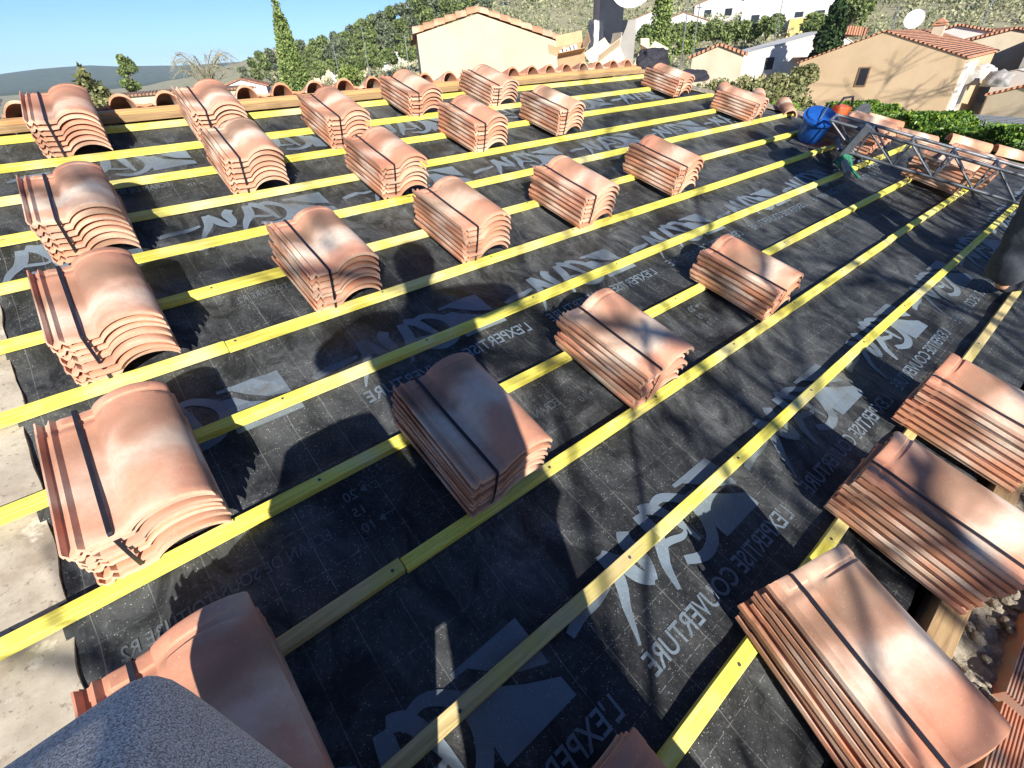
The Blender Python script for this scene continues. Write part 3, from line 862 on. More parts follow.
def make_person(origin, label, J, trouser_mat, jacket_mat, group=None):
    """J: joint dictionary in world coordinates relative to origin"""
    p = empty('person', Vector(origin), label, 'person')
    j = {k: Vector(v) for k, v in J.items()}
    jo = [(*j['hip'], .12), (*j['chest'], .14), (*j['neck'], .055), (*j['head'], .085), (*(j['head'] + j['up']*.10), .075)]
    ed = [(0, 1), (1, 2), (2, 3), (3, 4)]
    def chain(a, pts):
        prev = a
        for q, r_ in pts:
            jo.append((*q, r_)); ed.append((prev, len(jo)-1)); prev = len(jo)-1
        return prev
    hands = {}
    for s in ('l', 'r'):
        chain(0, [(j['hip'+s], .085), (j['knee'+s], .052), (j['ankle'+s], .036), (j['toe'+s], .035)])
        hands[s] = chain(1, [(j['sh'+s], .055), (j['elb'+s], .040), (j['hand'+s], .026), (j['hand'+s] + (j['hand'+s]-j['elb'+s]).normalized()*.07, .030)])
    body = skinned('body', jo, ed, M['skin'], p)
    for s in ('l', 'r'):                    # fingers
        d = (j['hand'+s]-j['elb'+s]).normalized(); side = d.cross(Vector((0, 0, 1))).normalized(); nn = side.cross(d)
        base = j['hand'+s] + d*.10
        fj, fe = [(*(j['hand'+s] + d*.06), .022)], []
        for k, L_ in enumerate((.062, .075, .07, .055)):
            o_ = side*(.030-.020*k)
            a = base + o_; b_ = a + d*L_*.5 - nn*.006; c = b_ + d*L_*.35 - nn*.022
            fj += [(*a, .009), (*b_, .0085), (*c, .0075)]; m_ = len(fj)-3
            fe += [(0, m_), (m_, m_+1), (m_+1, m_+2)]
        a = j['hand'+s] + d*.04 + side*.045; b_ = a + d*.035 + side*.015
        fj += [(*a, .011), (*b_, .009)]; fe += [(0, len(fj)-2), (len(fj)-2, len(fj)-1)]
        skinned('hand', fj, fe, M['skin'], p, 1)
    tj = [(*(j['hip'] + Vector((0, 0, .06))), .15)]; te = []
    for s in ('l', 'r'):
        kr = j.get('kr'+s); kr = kr.x if kr is not None else .09
        m_ = len(tj)
        mid = (j['hip'+s] + j['knee'+s])/2
        tj += [(*j['hip'+s], .115), (*mid, .11 if kr < .1 else kr*1.22), (*j['knee'+s], kr), (*((j['knee'+s]*.45 + j['ankle'+s]*.55)), max(.085, kr*.9)), (*(j['ankle'+s] + Vector((0, 0, -.005 if kr > .1 else .01))), max(.09, kr*.95))]
        te += [(0, m_), (m_, m_+1), (m_+1, m_+2), (m_+2, m_+3), (m_+3, m_+4)]
    tr_ = skinned('trousers', tj, te, trouser_mat, p, 3)
    tx = bpy.data.textures.get('folds') or bpy.data.textures.new('folds', 'CLOUDS'); tx.noise_scale = .11
    dm = tr_.modifiers.new('Folds', 'DISPLACE'); dm.texture = tx; dm.strength = .03; dm.texture_coords = 'LOCAL'
    kj = [(*j['hip'], .175), (*j['chest'], .20), (*(j['neck']-j['up']*.03), .075)]; ke = [(0, 1), (1, 2)]
    for s in ('l', 'r'):
        m_ = len(kj); kj += [(*j['sh'+s], .075), (*j['elb'+s], .056), (*(j['hand'+s]*.9 + j['elb'+s]*.1), .042)]
        ke += [(1, m_), (m_, m_+1), (m_+1, m_+2)]
    skinned('jacket', kj, ke, jacket_mat, p)
    h = j['head']; u = j['up']
    bm = bmesh.new(); bmesh.ops.create_icosphere(bm, subdivisions=3, radius=1)
    sd0 = u.cross(j['fw']).normalized()
    for v in bm.verts:
        l = v.co.copy(); k_ = .118 if (l.z > .25 or l.y < .15) else .08
        v.co = h + u*.055 + (sd0*l.x*.86 + j['fw']*(l.y*1.0) + u*max(l.z, -.75)*1.08)*k_
    me = bpy.data.meshes.new('hair'); bm.to_mesh(me); bm.free(); me.materials.append(M['hair']); link('hair', me, p)
    skinned('nose', [(*(h + j['fw']*.088 + u*.035), .010), (*(h + j['fw']*.103 + u*.012), .013)], [(0, 1)], M['skin'], p, 1)
    sd = u.cross(j['fw']).normalized()
    for k in (-1, 1):
        mb = MB(); mb.lathe([(0, -.010), (.008, -.006), (.010, 0), (.008, .006), (0, .010)], 10, mx=Matrix.Translation(h + j['fw']*.080 + u*.045 + sd*.032*k)); mb.build('eye', M['white'], p, smooth=True)
        skinned('ear', [(*(h + sd*.088*k + u*.045), .010), (*(h + sd*.09*k + u*.015), .012)], [(0, 1)], M['skin'], p, 1)
    for s in ('l', 'r'):
        a, t_ = j['ankle'+s], j['toe'+s]
        skinned('shoe', [(*a, .055), (*(a*.5 + t_*.5), .05), (*t_, .048)], [(0, 1), (1, 2)], M['black_cloth'], p, 1)
    return p

# rendered chimney whose crown corner pokes in at the bottom left
bm = bmesh.new()
for p_ in [(-.155, -3.525, .705), (-.37, -3.54, .70), (-.17, -3.75, .90), (-.37, -3.75, .90), (-.035, -3.81, .60), (-.04, -4.05, .60), (-.17, -4.05, .90), (-.37, -4.05, .90),
           (-.16, -3.56, .45), (-.37, -3.56, .45), (-.035, -3.82, .45), (-.04, -4.05, .45), (-.37, -4.05, .45)]: bm.verts.new(p_)
bmesh.ops.convex_hull(bm, input=bm.verts[:])
bmesh.ops.dissolve_limit(bm, angle_limit=R(4), verts=bm.verts[:], edges=bm.edges[:])
bmesh.ops.triangulate(bm, faces=bm.faces[:])
for _ in range(4): bmesh.ops.subdivide_edges(bm, edges=bm.edges[:], cuts=1, use_grid_fill=True)
for _ in range(5): bmesh.ops.smooth_vert(bm, verts=bm.verts[:], factor=.5, use_axis_x=True, use_axis_y=True, use_axis_z=True)
for f in bm.faces: f.smooth = True
me = bpy.data.meshes.new('crown'); bm.to_mesh(me); bm.free(); me.materials.append(M['heather'])
cs_ = empty('stucco_chimney', RM @ T(-.25, -3.9, -.03), 'grey rendered chimney crown whose rounded corner fills the bottom left of the picture', 'chimney')
link('crown', me, cs_, T(.25, 3.9, .03))
mb = MB(); mb.box(-.10, .16, -.12, .13, -.15, .50); mb.build('shaft', M['heather'], cs_, bevel=.01)
# the person taking the picture stands beside it
PH = dict(hip=(.10, -4.36, -.33), chest=(-.04, -4.34, .20), neck=(.02, -4.26, .47), head=(.05, -4.21, .56), up=(0, .1, 1), fw=(.1, .98, -.1),
          hipl=(.0, -4.36, -.36), kneel=(-.02, -4.40, -.80), anklel=(-.03, -4.50, -1.20), toel=(-.06, -4.38, -1.22),
          hipr=(.18, -4.38, -.36), kneer=(.22, -4.40, -.80), ankler=(.24, -4.52, -1.20), toer=(.27, -4.40, -1.22),
          shl=(-.25, -4.28, .42), shr=(.19, -4.30, .40), elbl=(-.42, -4.20, .28), elbr=(.40, -4.26, .30), handl=(-.13, -4.12, .24), handr=(.12, -4.20, .24),
          krl=(.09, 0, 0))
for k_ in PH:
    if k_ not in ('up', 'fw', 'krl'): PH[k_] = (PH[k_][0] - (.0 if k_.startswith('hand') or k_ == 'elbr' else .14), PH[k_][1], PH[k_][2])
o_ = Vector((-.05, -4.4, -1.26))
PHr = {k: (Vector(v) - o_ if k not in ('up', 'fw', 'krl') else Vector(v)) for k, v in PH.items()}
PHr['up'].normalize(); PHr['fw'].normalize()
make_person(o_, 'person taking the picture, in dark jacket, of whom only the shadow on the underlay shows', PHr, M['navy'], M['black_cloth'])

# worker at the right edge: only the lower leg shows
f_ = RW(3.86, -4.02, 0)
WK = dict(hip=(.16, -.02, .92), chest=(.12, .05, 1.35), neck=(.12, .08, 1.52), head=(.12, .10, 1.62), up=(0, 0, 1), fw=(0, -1, 0),
          hipl=(.07, 0, .88), kneel=(.02, .02, .50), krl=(.12, 0, 0), anklel=(.02, .03, .07), toel=(.20, -.05, .055),
          hipr=(.26, 0, .88), kneer=(.32, -.04, .48), ankler=(.36, .04, .08), toer=(.44, -.10, .06),
          shl=(-.08, .06, 1.44), shr=(.32, .06, 1.44), elbl=(-.12, .02, 1.16), elbr=(.38, .0, 1.16), handl=(-.06, -.12, .94), handr=(.30, -.16, .96))
make_person(f_, 'worker in dark navy trousers standing on the underlay at the right picture edge', {k: Vector(v) for k, v in WK.items()}, M['navy'], M['navy'])

# ------------------------------------------------------------------ vegetation
def leaf_cloud(centers, n, size, jitter=.3):
    """centers: list of (x,y,z, rx,ry,rz); returns a mesh of n little leaf quads in clumps"""
    cs = np.array(centers, float)
    vol = cs[:, 3]*cs[:, 4]*cs[:, 5]; pr = vol**.75; pr /= pr.sum()
    idx = rng.choice(len(cs), n, p=pr)
    d = rng.normal(size=(n, 3)); d /= np.linalg.norm(d, axis=1)[:, None]
    rad = rng.uniform(.35, 1.0, n)**.5
    p = cs[idx, :3] + d*rad[:, None]*cs[idx, 3:6]
    a = rng.normal(size=(n, 3)); a = a*.8 + d*0; a /= np.linalg.norm(a, axis=1)[:, None]
    b = np.cross(a, rng.normal(size=(n, 3))); b /= np.linalg.norm(b, axis=1)[:, None]
    s = size*rng.uniform(.6, 1.4, n)[:, None]
    v = np.stack([p - a*s, p - b*s*.55, p + a*s, p + b*s*.55], 1).reshape(-1, 3)
    return v
def leaf_mesh(name, v, mat):
    n = len(v)//4
    me = bpy.data.meshes.new(name); me.vertices.add(len(v)); me.vertices.foreach_set('co', v.ravel())
    me.loops.add(n*4); me.loops.foreach_set('vertex_index', np.arange(n*4, dtype=np.int32))
    me.polygons.add(n); me.polygons.foreach_set('loop_start', np.arange(0, n*4, 4, dtype=np.int32))
    me.polygons.foreach_set('loop_total', np.full(n, 4, dtype=np.int32))
    me.materials.append(mat); me.update(calc_edges=True); me.validate()
    return me
def pine_meshes(h, seed, mat, leaf=.35, n=1800, base=.35, spread=.32):
    r_ = random.Random(seed)
    cs = []
    for k in range(16):
        f = r_.uniform(base, 1.0); rr = h*spread*(1.08-f)**.6*r_.uniform(.3, 1)
        a = r_.uniform(0, 6.28); q = h*r_.uniform(.07, .13)
        cs.append((rr*math.cos(a)*.8, rr*math.sin(a)*.8, f*h*.95, q*1.3, q*1.3, q))
    cs.append((0, 0, h*.93, h*.09, h*.09, h*.08))
    crown = leaf_mesh('crown', leaf_cloud(cs, n, leaf), mat)
    mb = MB(); mb.tube([(0, 0, -.5), (h*.01, 0, h*.4), (-h*.01, h*.01, h*.85)], [h*.022, h*.015, h*.005], 7)
    for c in cs[:9]: mb.tube([(0, 0, c[2]*.75), (c[0]*.6, c[1]*.6, c[2]*.92), (c[0], c[1], c[2])], [h*.007, h*.005, h*.002], 5)
    trunk = mb.mesh('trunk', M['bark'], True, 60)
    return trunk, crown
def cypress_meshes(h, r_, mat, n=5000, leaf=.09, seed=1):
    q = random.Random(seed); cs = []
    for k in range(170):
        f = q.uniform(.0, 1.0); w_ = r_*(math.sin(math.pi*min(1, (f*.82+.18)))**.8)*(1.0 if f < .6 else 1-.35*(f-.6)/.4)
        a = q.uniform(0, 6.28); cs.append((w_*.55*math.cos(a), w_*.55*math.sin(a), f*h*.95, w_*.38+.03, w_*.38+.03, h*.05))
    v = leaf_cloud(cs, n, leaf)
    crown = leaf_mesh('crown', v, mat)
    mb = MB(); mb.tube([(0, 0, -.5), (0, 0, h*.5), (0, 0, h*.92)], [r_*.14, r_*.09, r_*.02], 7)
    return mb.mesh('trunk', M['bark'], True, 60), crown
def tree(name, meshes, loc, label, cat='tree', group=None, rz=0, s=1.0):
    t = empty(name, T(*loc) @ RZ(rz) @ Matrix.Diagonal((s, s, s, 1)), label, cat, group)
    link('trunk', meshes[0], t); link('crown', meshes[1], t)
    return t

# ground ---------------------------------------------------------------------
CX, CY = 0.0, -4.03
def sstep(a, b, x):
    t_ = min(1, max(0, (x-a)/(b-a))); return t_*t_*(3-2*t_)
HD = [0, 12, 20, 40, 80, 150, 300, 600, 1200, 9000]; HV = [.0, .6, 1.3, 1.5, 4.6, 12.5, 34, 80, 120, 120]
LD = [0, 20, 60, 100, 300, 1500, 9000]; LV = [0, 0, -1.5, -3, -8, -9, -9]
def ground(x, y):
    dx, dy = x-CX, y-CY; D = math.hypot(dx, dy); az = math.degrees(math.atan2(dy, dx))
    s = np.interp(az, [-40, -5, 50, 56, 60, 66, 72, 76, 80, 84], [0, 1, 1, .8, .6, .42, .36, .22, .08, 0])
    z = -6 + s*np.interp(D, HD, HV) + (1-s)*np.interp(D, LD, LV)
    z += min(2.5, D*.008)*noise.noise(Vector((x*.02, y*.02, 0)))
    far = sstep(2200, 3500, D)*(1-sstep(3600, 5500, D))
    if far > 0 and az > 50:
        hh = np.interp(az, [50, 76, 80, 83, 85, 88, 91, 94, 100, 120], [0, 22, 38, 52, 60, 66, 58, 34, 40, 10])
        z += far*(hh + 9 + 5*noise.noise(Vector((az*.5, D*.0006, 3))))
    return z
mb = MB(); rings = [0.5]
while rings[-1] < 5800: rings.append(rings[-1]*1.085)
na = 220
for r_ in rings:
    for k in range(na):
        a = 2*math.pi*k/na; x, y = CX + r_*math.cos(a), CY + r_*math.sin(a); mb.v.append((x, y, ground(x, y)))
mb.v.append((CX, CY, -6)); ci = len(mb.v)-1
for i in range(len(rings)-1):
    for k in range(na): mb.f.append((i*na+k, i*na+(k+1) % na, (i+1)*na+(k+1) % na, (i+1)*na+k)); mb.mi.append(1 if rings[i] > 1200 else 0)
for k in range(na): mb.f.append((ci, (k+1) % na, k)); mb.mi.append(0)
tag(mb.build('ground', [M['soil'], M['far']], smooth=True, angle=180), kind='structure')

def AZ(az, D, z=None):
    x, y = CX + D*math.cos(R(az)), CY + D*math.sin(R(az))
    return (x, y, ground(x, y) if z is None else z)

# pines on the hillside
pinesets = [pine_meshes(10, k, M['pine'] if k % 3 else M['pine_blue'], .42, 1500, .30, .34) for k in range(5)]
rows = ['front edge of', 'middle of', 'top of', 'left end of', 'right end of']
pl_ = [(75.6, 205, .7), (74.6, 210, .85), (73.8, 190, .9), (72.9, 205, .95), (71.6, 215, 1.0), (70.2, 225, 1.05), (69.0, 205, 1.0), (68.0, 190, 1.05), (67.0, 195, 1.15), (66.0, 185, 1.1),
       (65.1, 200, 1.2), (64.2, 185, 1.25), (63.2, 195, 1.3), (62.3, 180, 1.3), (61.3, 195, 1.35), (60.2, 180, 1.3), (59.2, 195, 1.3), (58.2, 180, 1.2), (57.0, 175, 1.25), (55.6, 190, 1.2),
       (66.6, 165, .95), (64.8, 160, .95), (63.5, 155, .9), (61.8, 158, .95), (60.6, 150, .95), (59.4, 160, .9), (57.8, 150, .9), (69.6, 185, .8), (67.6, 175, .85), (56.2, 150, .9),
       (52.5, 200, 1.0), (50.0, 215, .9), (47.8, 190, .8), (46.3, 215, .9), (54.0, 210, 1.2)]
for k, (az, D, s) in enumerate(pl_):
    tree('pine_tree', pinesets[k % 5], AZ(az, D), 'green pine in the wood on the hillside behind the tall left cypress', 'pine tree', 'pines of the hillside wood', rz=k*1.7, s=s)
tree('pine_tree', pine_meshes(4.2, 31, M['pine'], .20, 1800, .15, .36), AZ(84.35, 85, -1.6), 'lone small pine against the blue hills left of the bare spreading tree', 'pine tree')
tree('conifer_bush', cypress_meshes(3.0, .9, M['shrub'], 2600, .10, 4), AZ(87.4, 24, -2.2), 'small olive green conifer tip rising behind the leftmost ridge tiles', 'conifer')
# cypresses
tree('cypress_tree', cypress_meshes(9.2, .95, M['cypress'], 42000, .055, 3), AZ(71.3, 25, -6.1), 'tall light green cypress with pointed top against the sky at the left', 'cypress')
tree('cypress_tree', cypress_meshes(8.6, .56, M['cypress'], 26000, .042, 5), AZ(35.9, 18, -5.2), 'slim bright green cypress right of the satellite dish', 'cypress')
tree('cypress_tree', cypress_meshes(10.5, 1.5, M['cypress_dark'], 11000, .17, 6), AZ(21.4, 56, -5.8), 'broad dark green cypress behind the left slope of the tan house', 'cypress')

# bare trees: recursive branches
def bare_tree_mesh(h, r0, seed, levels=5, spread=.6, droop=0.0, twig=.012, first=.35, kids=3, wide=1.0):
    q = random.Random(seed); mb = MB()
    def grow(p, d, L_, r_, lev):
        pts = [p]; rad = [r_]; n = 4
        for i in range(n):
            d = (d + Vector((q.uniform(-1, 1), q.uniform(-1, 1), q.uniform(-.6, .8) - droop*(lev > 1)))*.13).normalized()
            p = p + d*L_/n; pts.append(p); rad.append(max(twig*.5, r_*(1-.55*(i+1)/n)))
        mb.tube(pts, rad, 7 if lev < 2 else 4, cap=False)
        if lev >= levels: return
        for k in range(kids + (1 if lev < 2 else 0)):
            f = q.uniform(first if lev == 0 else .25, 1.0); i = min(n-1, int(f*n)); pp = pts[i] + (pts[i+1]-pts[i])*(f*n-i)
            ax = Vector((q.uniform(-1, 1), q.uniform(-1, 1), q.uniform(-.2, .4))).normalized()
            nd = (d*(1-spread) + Vector((ax.x*wide, ax.y*wide, ax.z))*spread).normalized()
            grow(pp, nd, L_*q.uniform(.55, .75), max(twig, rad[i]*.6), lev+1)
    grow(Vector((0, 0, 0)), Vector((0, 0, 1)), h*.5, r0, 0)
    return mb
# spreading bare tree against the sky
def umbrella_tree():
    q = random.Random(5); mb = MB()
    mb.tube([(0, 0, -1), (.05, 0, 2.2), (0, .05, 3.6)], [.16, .13, .10], 8)
    for k in range(30):
        a = 2*math.pi*k/30 + q.uniform(-.15, .15); L_ = q.uniform(1.3, 1.9); z0 = q.uniform(2.9, 3.7)
        pts = []
        for i in range(8):
            f = i/7; rr = L_*f; z = z0 + 1.15*math.sin(min(1, f*1.25)*math.pi*.5) - .9*max(0, f-.55)**1.3*1.6
            pts.append(Vector((rr*math.cos(a + .15*f), rr*math.sin(a+.15*f), z + q.uniform(-.03, .03))))
        mb.tube(pts, [.028*(1-.85*i/7) + .003 for i in range(8)], 5)
        for t_ in range(18):
            i = q.randint(2, 6); p = pts[i]; d = Vector((q.uniform(-1, 1), q.uniform(-1, 1), q.uniform(-.9, .35))).normalized()
            e = p + d*q.uniform(.2, .5); m_ = (p+e)/2 + Vector((0, 0, .05)); mb.tube([p, m_, e + Vector((0, 0, -.1))], [.006, .004, .003], 3, cap=False)
    return mb
t = empty('bare_tree', T(*AZ(78.6, 30, -3.55)), 'leafless tree with wide drooping crown against the sky, left of the tall cypress', 'tree')
umbrella_tree().build('branches', M['bark_pale'], t, smooth=True, angle=60)
# trees behind the camera throwing the dappled shade on this roof and on the tan house
def shade_tree(loc, h, r0, seed, clumps, label, levels=4, kids=3, spread=.62):
    t = empty('bare_tree', T(*loc), label, 'tree', 'winter trees standing outside the picture')
    bare_tree_mesh(h, r0, seed, levels, spread, 0, .020, kids=kids).build('branches', M['bark'], t, smooth=True, angle=60)
    if clumps:
        q = random.Random(seed); cs = []
        for k in range(clumps):
            a = q.uniform(0, 6.28); rr = h*.20*q.random()**.5
            cs.append((rr*math.cos(a) + .6, rr*math.sin(a), h*q.uniform(.5, .95), h*q.uniform(.015, .04), h*q.uniform(.015, .04), h*.02))
        link('crown', leaf_mesh('crown', leaf_cloud(cs, clumps*320, .09), M['pine']), t)
shade_tree((.3, -9.2, -6), 11.0, .17, 11, 0, 'winter tree outside the picture whose shadow streaks the right half of the roof', 3, 5, .5)
shade_tree((2.7, -10.4, -6), 11.5, .17, 23, 6, 'second winter tree outside the picture, right of the photographer', 3, 4, .5)
shade_tree((27.5, -12.0, -5), 15.0, .26, 35, 0, 'winter tree outside the picture whose branches streak the tan gable with shadow', 5, 3)

# hedge
def hedge(p0, p1, h, d, n, label):
    p0, p1 = Vector(p0), Vector(p1); L_ = (p1-p0).length; a = math.atan2((p1-p0).y, (p1-p0).x)
    t = empty('hedge', T(*p0) @ RZ(a), label, 'hedge')
    mb = MB(); mb.box(.1, L_-.1, -d/2+.16, d/2-.16, 0, h-.18); mb.build('stems_core', M['cypress_dark'], t)  # solid dark box standing in for the shade between the leaves
    m = n; u = rng.uniform(0, L_, m); w_ = rng.uniform(-d/2, d/2, m); z = rng.uniform(0, h, m)
    face = rng.integers(0, 3, m)
    bumpv = .10*np.sin(u*2.3)+.07*np.sin(u*5.1+1)
    depth = rng.exponential(.06, m)
    y = np.where(face == 0, w_, np.where(face == 1, -d/2 + depth + bumpv*.6, d/2 - depth))
    z = np.where(face == 0, h + bumpv - depth, z)
    p = np.stack([u, y, z], 1)
    aa = rng.normal(size=(m, 3)); aa /= np.linalg.norm(aa, axis=1)[:, None]
    b = np.cross(aa, rng.normal(size=(m, 3))); b /= np.linalg.norm(b, axis=1)[:, None]
    s = .036*rng.uniform(.6, 1.5, m)[:, None]
    v = np.stack([p-aa*s, p-b*s*.6, p+aa*s, p+b*s*.6], 1).reshape(-1, 3)
    link('foliage', leaf_mesh('foliage', v, M['hedge']), t)
hedge((17.6, 1.9, -5.0), (11.6, -4.6, -5.0), 3.66, 1.3, 64000, 'clipped glossy green hedge running below the tan house')

def bushes(name, pts, mat, label, cat, group, leaf=.12, n=700):
    for k, (az, D, z, r_) in enumerate(pts):
        t = empty(name, T(*AZ(az, D, z)), label if isinstance(label, str) else label[k], cat, group)
        q = random.Random(k*7+3)
        cs = [(q.uniform(-.6, .6)*r_, q.uniform(-.6, .6)*r_, q.uniform(.1, .9)*r_, r_*.45, r_*.45, r_*.4) for _ in range(10)]
        mb = MB()
        for c in cs: mb.tube([(0, 0, -.8), (c[0]*.5, c[1]*.5, c[2]*.4), c[:3]], [.03*r_, .02*r_, .01*r_], 4)
        mb.build('stems_core', M['bark'], t)
        link('foliage', leaf_mesh('foliage', leaf_cloud(cs, n, leaf), mat), t)
bushes('bush', [(26.6, 22, -2.0, 1.1), (25.2, 24, -1.9, .95), (23.7, 21, -2.4, 1.1), (28.6, 25, -2.4, 1.2), (30.2, 27, -2.5, 1.2), (22.6, 33, -1.6, .8)], M['shrub'],
       'grey green scrubby bush between the slim cypress and the tan house', 'bush', 'scrub below the white house', .08, 2200)
bushes('bush', [(70.6, 128, -1.4, 2.2), (69.0, 126, -1.2, 2.0), (67.2, 125, -1.0, 2.2), (65.4, 126, -.6, 2.1), (63.9, 128, .2, 2.2), (62.2, 120, .6, 2.1), (60.2, 118, 1.0, 2.2)], M['pine'],
       'olive green bush among the small hillside houses', 'bush', 'bushes among the hillside houses', .3, 1300)
bushes('bush', [(36.8, 86, 1.2, 1.7), (34.9, 88, 1.0, 1.8), (33.6, 88, 1.1, 1.7), (32.2, 88, .9, 1.8), (30.9, 90, 1.2, 1.8), (29.4, 90, .9, 1.9), (28.0, 90, 1.1, 1.8), (26.5, 88, 1.3, 1.7), (20.3, 80, 1.8, 2.0), (23.0, 78, .9, 1.6)], M['pine'],
       'green bush in the strip below the white houses at the top edge', 'bush', 'bushes below the white houses', .22, 1500)
bushes('bush', [(24.4, 20, -2.5, 1.0), (17.4, 16.5, -2.0, .5), (22.8, 19, -2.5, .7)], M['hedge'],
       ['dark green bush at the left corner of the tan house', 'green bush poking up over the hedge beside the orange saw', 'small dark bush below the tan wall left of the saw'], 'bush', None, .06, 2600)
bushes('bush', [(66.0, 70, -1.8, 1.7), (51.2, 90, 2.0, 1.6), (48.0, 85, .6, 2.0), (33.4, 75, -.4, 1.3), (55.2, 24, -2.3, .8)], M['lime'],
       ['bright lime green bush below the hillside houses', 'round bright green bush on the hill above the beige gable', 'green bush on the hill above the cardboard box', 'round lime green shrub on the terrace between the white house and the cypress', 'green shrub at the foot of the beige gable'], 'bush', None, .16, 1800)
# scrub covering the hill: one mass
v = []
for k in range(4200):
    az = random.uniform(8, 73); D = 45*(420/45)**random.random()
    if az < 27 and D < 75: continue
    x, y, z = AZ(az, D); s = D/100*random.uniform(.5, 1.25)
    v.append((x, y, z + .3*s, 1.3*s, 1.3*s, .9*s))
cl = []
for c in v:
    cl.append(leaf_cloud([c], 46, .17*c[3]/1.0))
tag(link('scrub', leaf_mesh('scrub', np.concatenate(cl), M['scrub'])), 'dry grey green scrub covering the hillside', kind='stuff')
v = []
for k in range(5200):
    az = random.uniform(57.5, 65.5); D = random.uniform(60, 95); x, y, z = AZ(az, D); h_ = random.uniform(1.0, 2.4)
    dx, dy = random.uniform(-.3, .3), random.uniform(-.3, .3)
    v += [(x-.10, y+.03, z), (x+.10, y-.03, z), (x+dx+.06, y+dy, z+h_), (x+dx-.06, y+dy, z+h_)]
tag(link('reeds', leaf_mesh('reeds', np.array(v, float), M['reed'])), 'dry straw coloured reeds in front of the hillside houses', kind='stuff')
v = []
for k in range(2600):
    az = random.uniform(24, 33); D = random.uniform(30, 60); x, y, z = AZ(az, D); h_ = random.uniform(.5, 1.3)
    dx, dy = random.uniform(-.5, .5), random.uniform(-.5, .5)
    v += [(x-.04, y+.02, z), (x+.04, y-.02, z), (x+dx+.02, y+dy, z+h_), (x+dx-.02, y+dy, z+h_)]
tag(link('brush', leaf_mesh('brush', np.array(v, float), M['reed'])), 'dry brush on the slope below the white house', kind='stuff')

# ------------------------------------------------------------------ buildings
def house(origin, az, w, l, he, hr, wallm, roofm, label, cat='house', framem=None, apex=.5, over=.25, windows=(), depth=6.0, group=None, rt=.14, name='house'):
    """gable end on local y=0 facing -y, width w along x, length l along +y; z=0 eaves datum at he, ridge hr"""
    t = empty(name, T(*origin) @ RZ(az), label, cat, group)
    mb = MB(); mb.prism([(0, -depth), (w, -depth), (w, he), (w*apex, hr), (0, he)], 0, l); mb.build('wall', wallm, t)
    mb = MB()
    xa = w*apex
    sl = (hr-he)/xa; sr = (hr-he)/(w-xa)
    mb.prism([(-over, he-over*sl+.02), (xa, hr+.02), (xa, hr+rt), (-over, he-over*sl+rt)], -over*.6, l+over)
    mb.prism([(xa+.001, hr+.02), (w+over, he-over*sr+.02), (w+over, he-over*sr+rt), (xa+.001, hr+rt)], -over*.6, l+over)
    mb.build('roof', roofm, t)
    for wd in windows:
        x0, x1, z0, z1, side = (*wd, 'f')[:5]
        fr = MB(); pn = MB()
        if side == 'f':
            fr.box(x0-.06, x1+.06, -.05, .0-.004, z0-.06, z1+.06); pn.box(x0, x1, -.062, -.05, z0, z1)
        else:
            fr.box(-.05, -.004, x0-.06, x1+.06, z0-.06, z1+.06); pn.box(-.062, -.05, x0, x1, z0, z1)
        f = fr.build('window', framem or M['white'], t); pn.build('pane', M['glass'], f)
    return t

# beige gable close behind the ridge
g0 = Vector((4.86, 4.13, 0)); g1 = Vector((7.03, 2.88, 0))
gv = g1-g0; ga = math.atan2(gv.y, gv.x); gw = gv.length
gt = empty('gable_building', T(g0.x, g0.y, 0) @ RZ(ga), 'beige rendered gable with clay coping tiles rising just behind the ridge', 'building')
apx = .40*gw; zl, zr, za = .60, .36, .83
mb = MB(); mb.prism([(0, -6), (gw, -6), (gw, zr), (apx, za), (0, zl)], 0, 3.5); mb.build('wall', M['render_beige'], gt)
def coping(x0, z0, x1, z1, n, parent):
    for k in range(n):
        f0, f1 = k/n, (k+1.18)/n
        mb = MB(); m = 9
        for f, up, rr in ((f0, .012, .105), (f1, .0, .085)):
            for i in range(m):
                a = math.pi*i/(m-1); mb.v.append((x0+(x1-x0)*f, .10 - rr*1.5*math.cos(a), z0+(z1-z0)*f + up + rr*math.sin(a)*.95))
        for i in range(m-1): mb.f.append((i, i+1, m+i+1, m+i)); mb.mi.append(0)
        mb.f += [tuple(range(m)), tuple(range(2*m-1, m-1, -1))]; mb.mi += [0, 0]
        mb.build('coping_tile', M['tile_plain'], parent, smooth=True, angle=45)
coping(-.06, zl+.0, apx, za+.02, 6, gt); coping(gw+.08, zr-.01, apx, za+.02, 9, gt)
mb = MB(); mb.box(gw-.02, gw+.05, -.05, .02, -6, zr-.03); mb.build('downpipe', M['dark_steel'], gt)
mb = MB(); mb.prism([(-.1, zl-.06), (apx, za-.06), (gw+.1, zr-.06), (gw+.1, zr), (apx, za), (-.1, zl)], .25, 3.7); mb.build('roof', M['roof_brown'], gt)

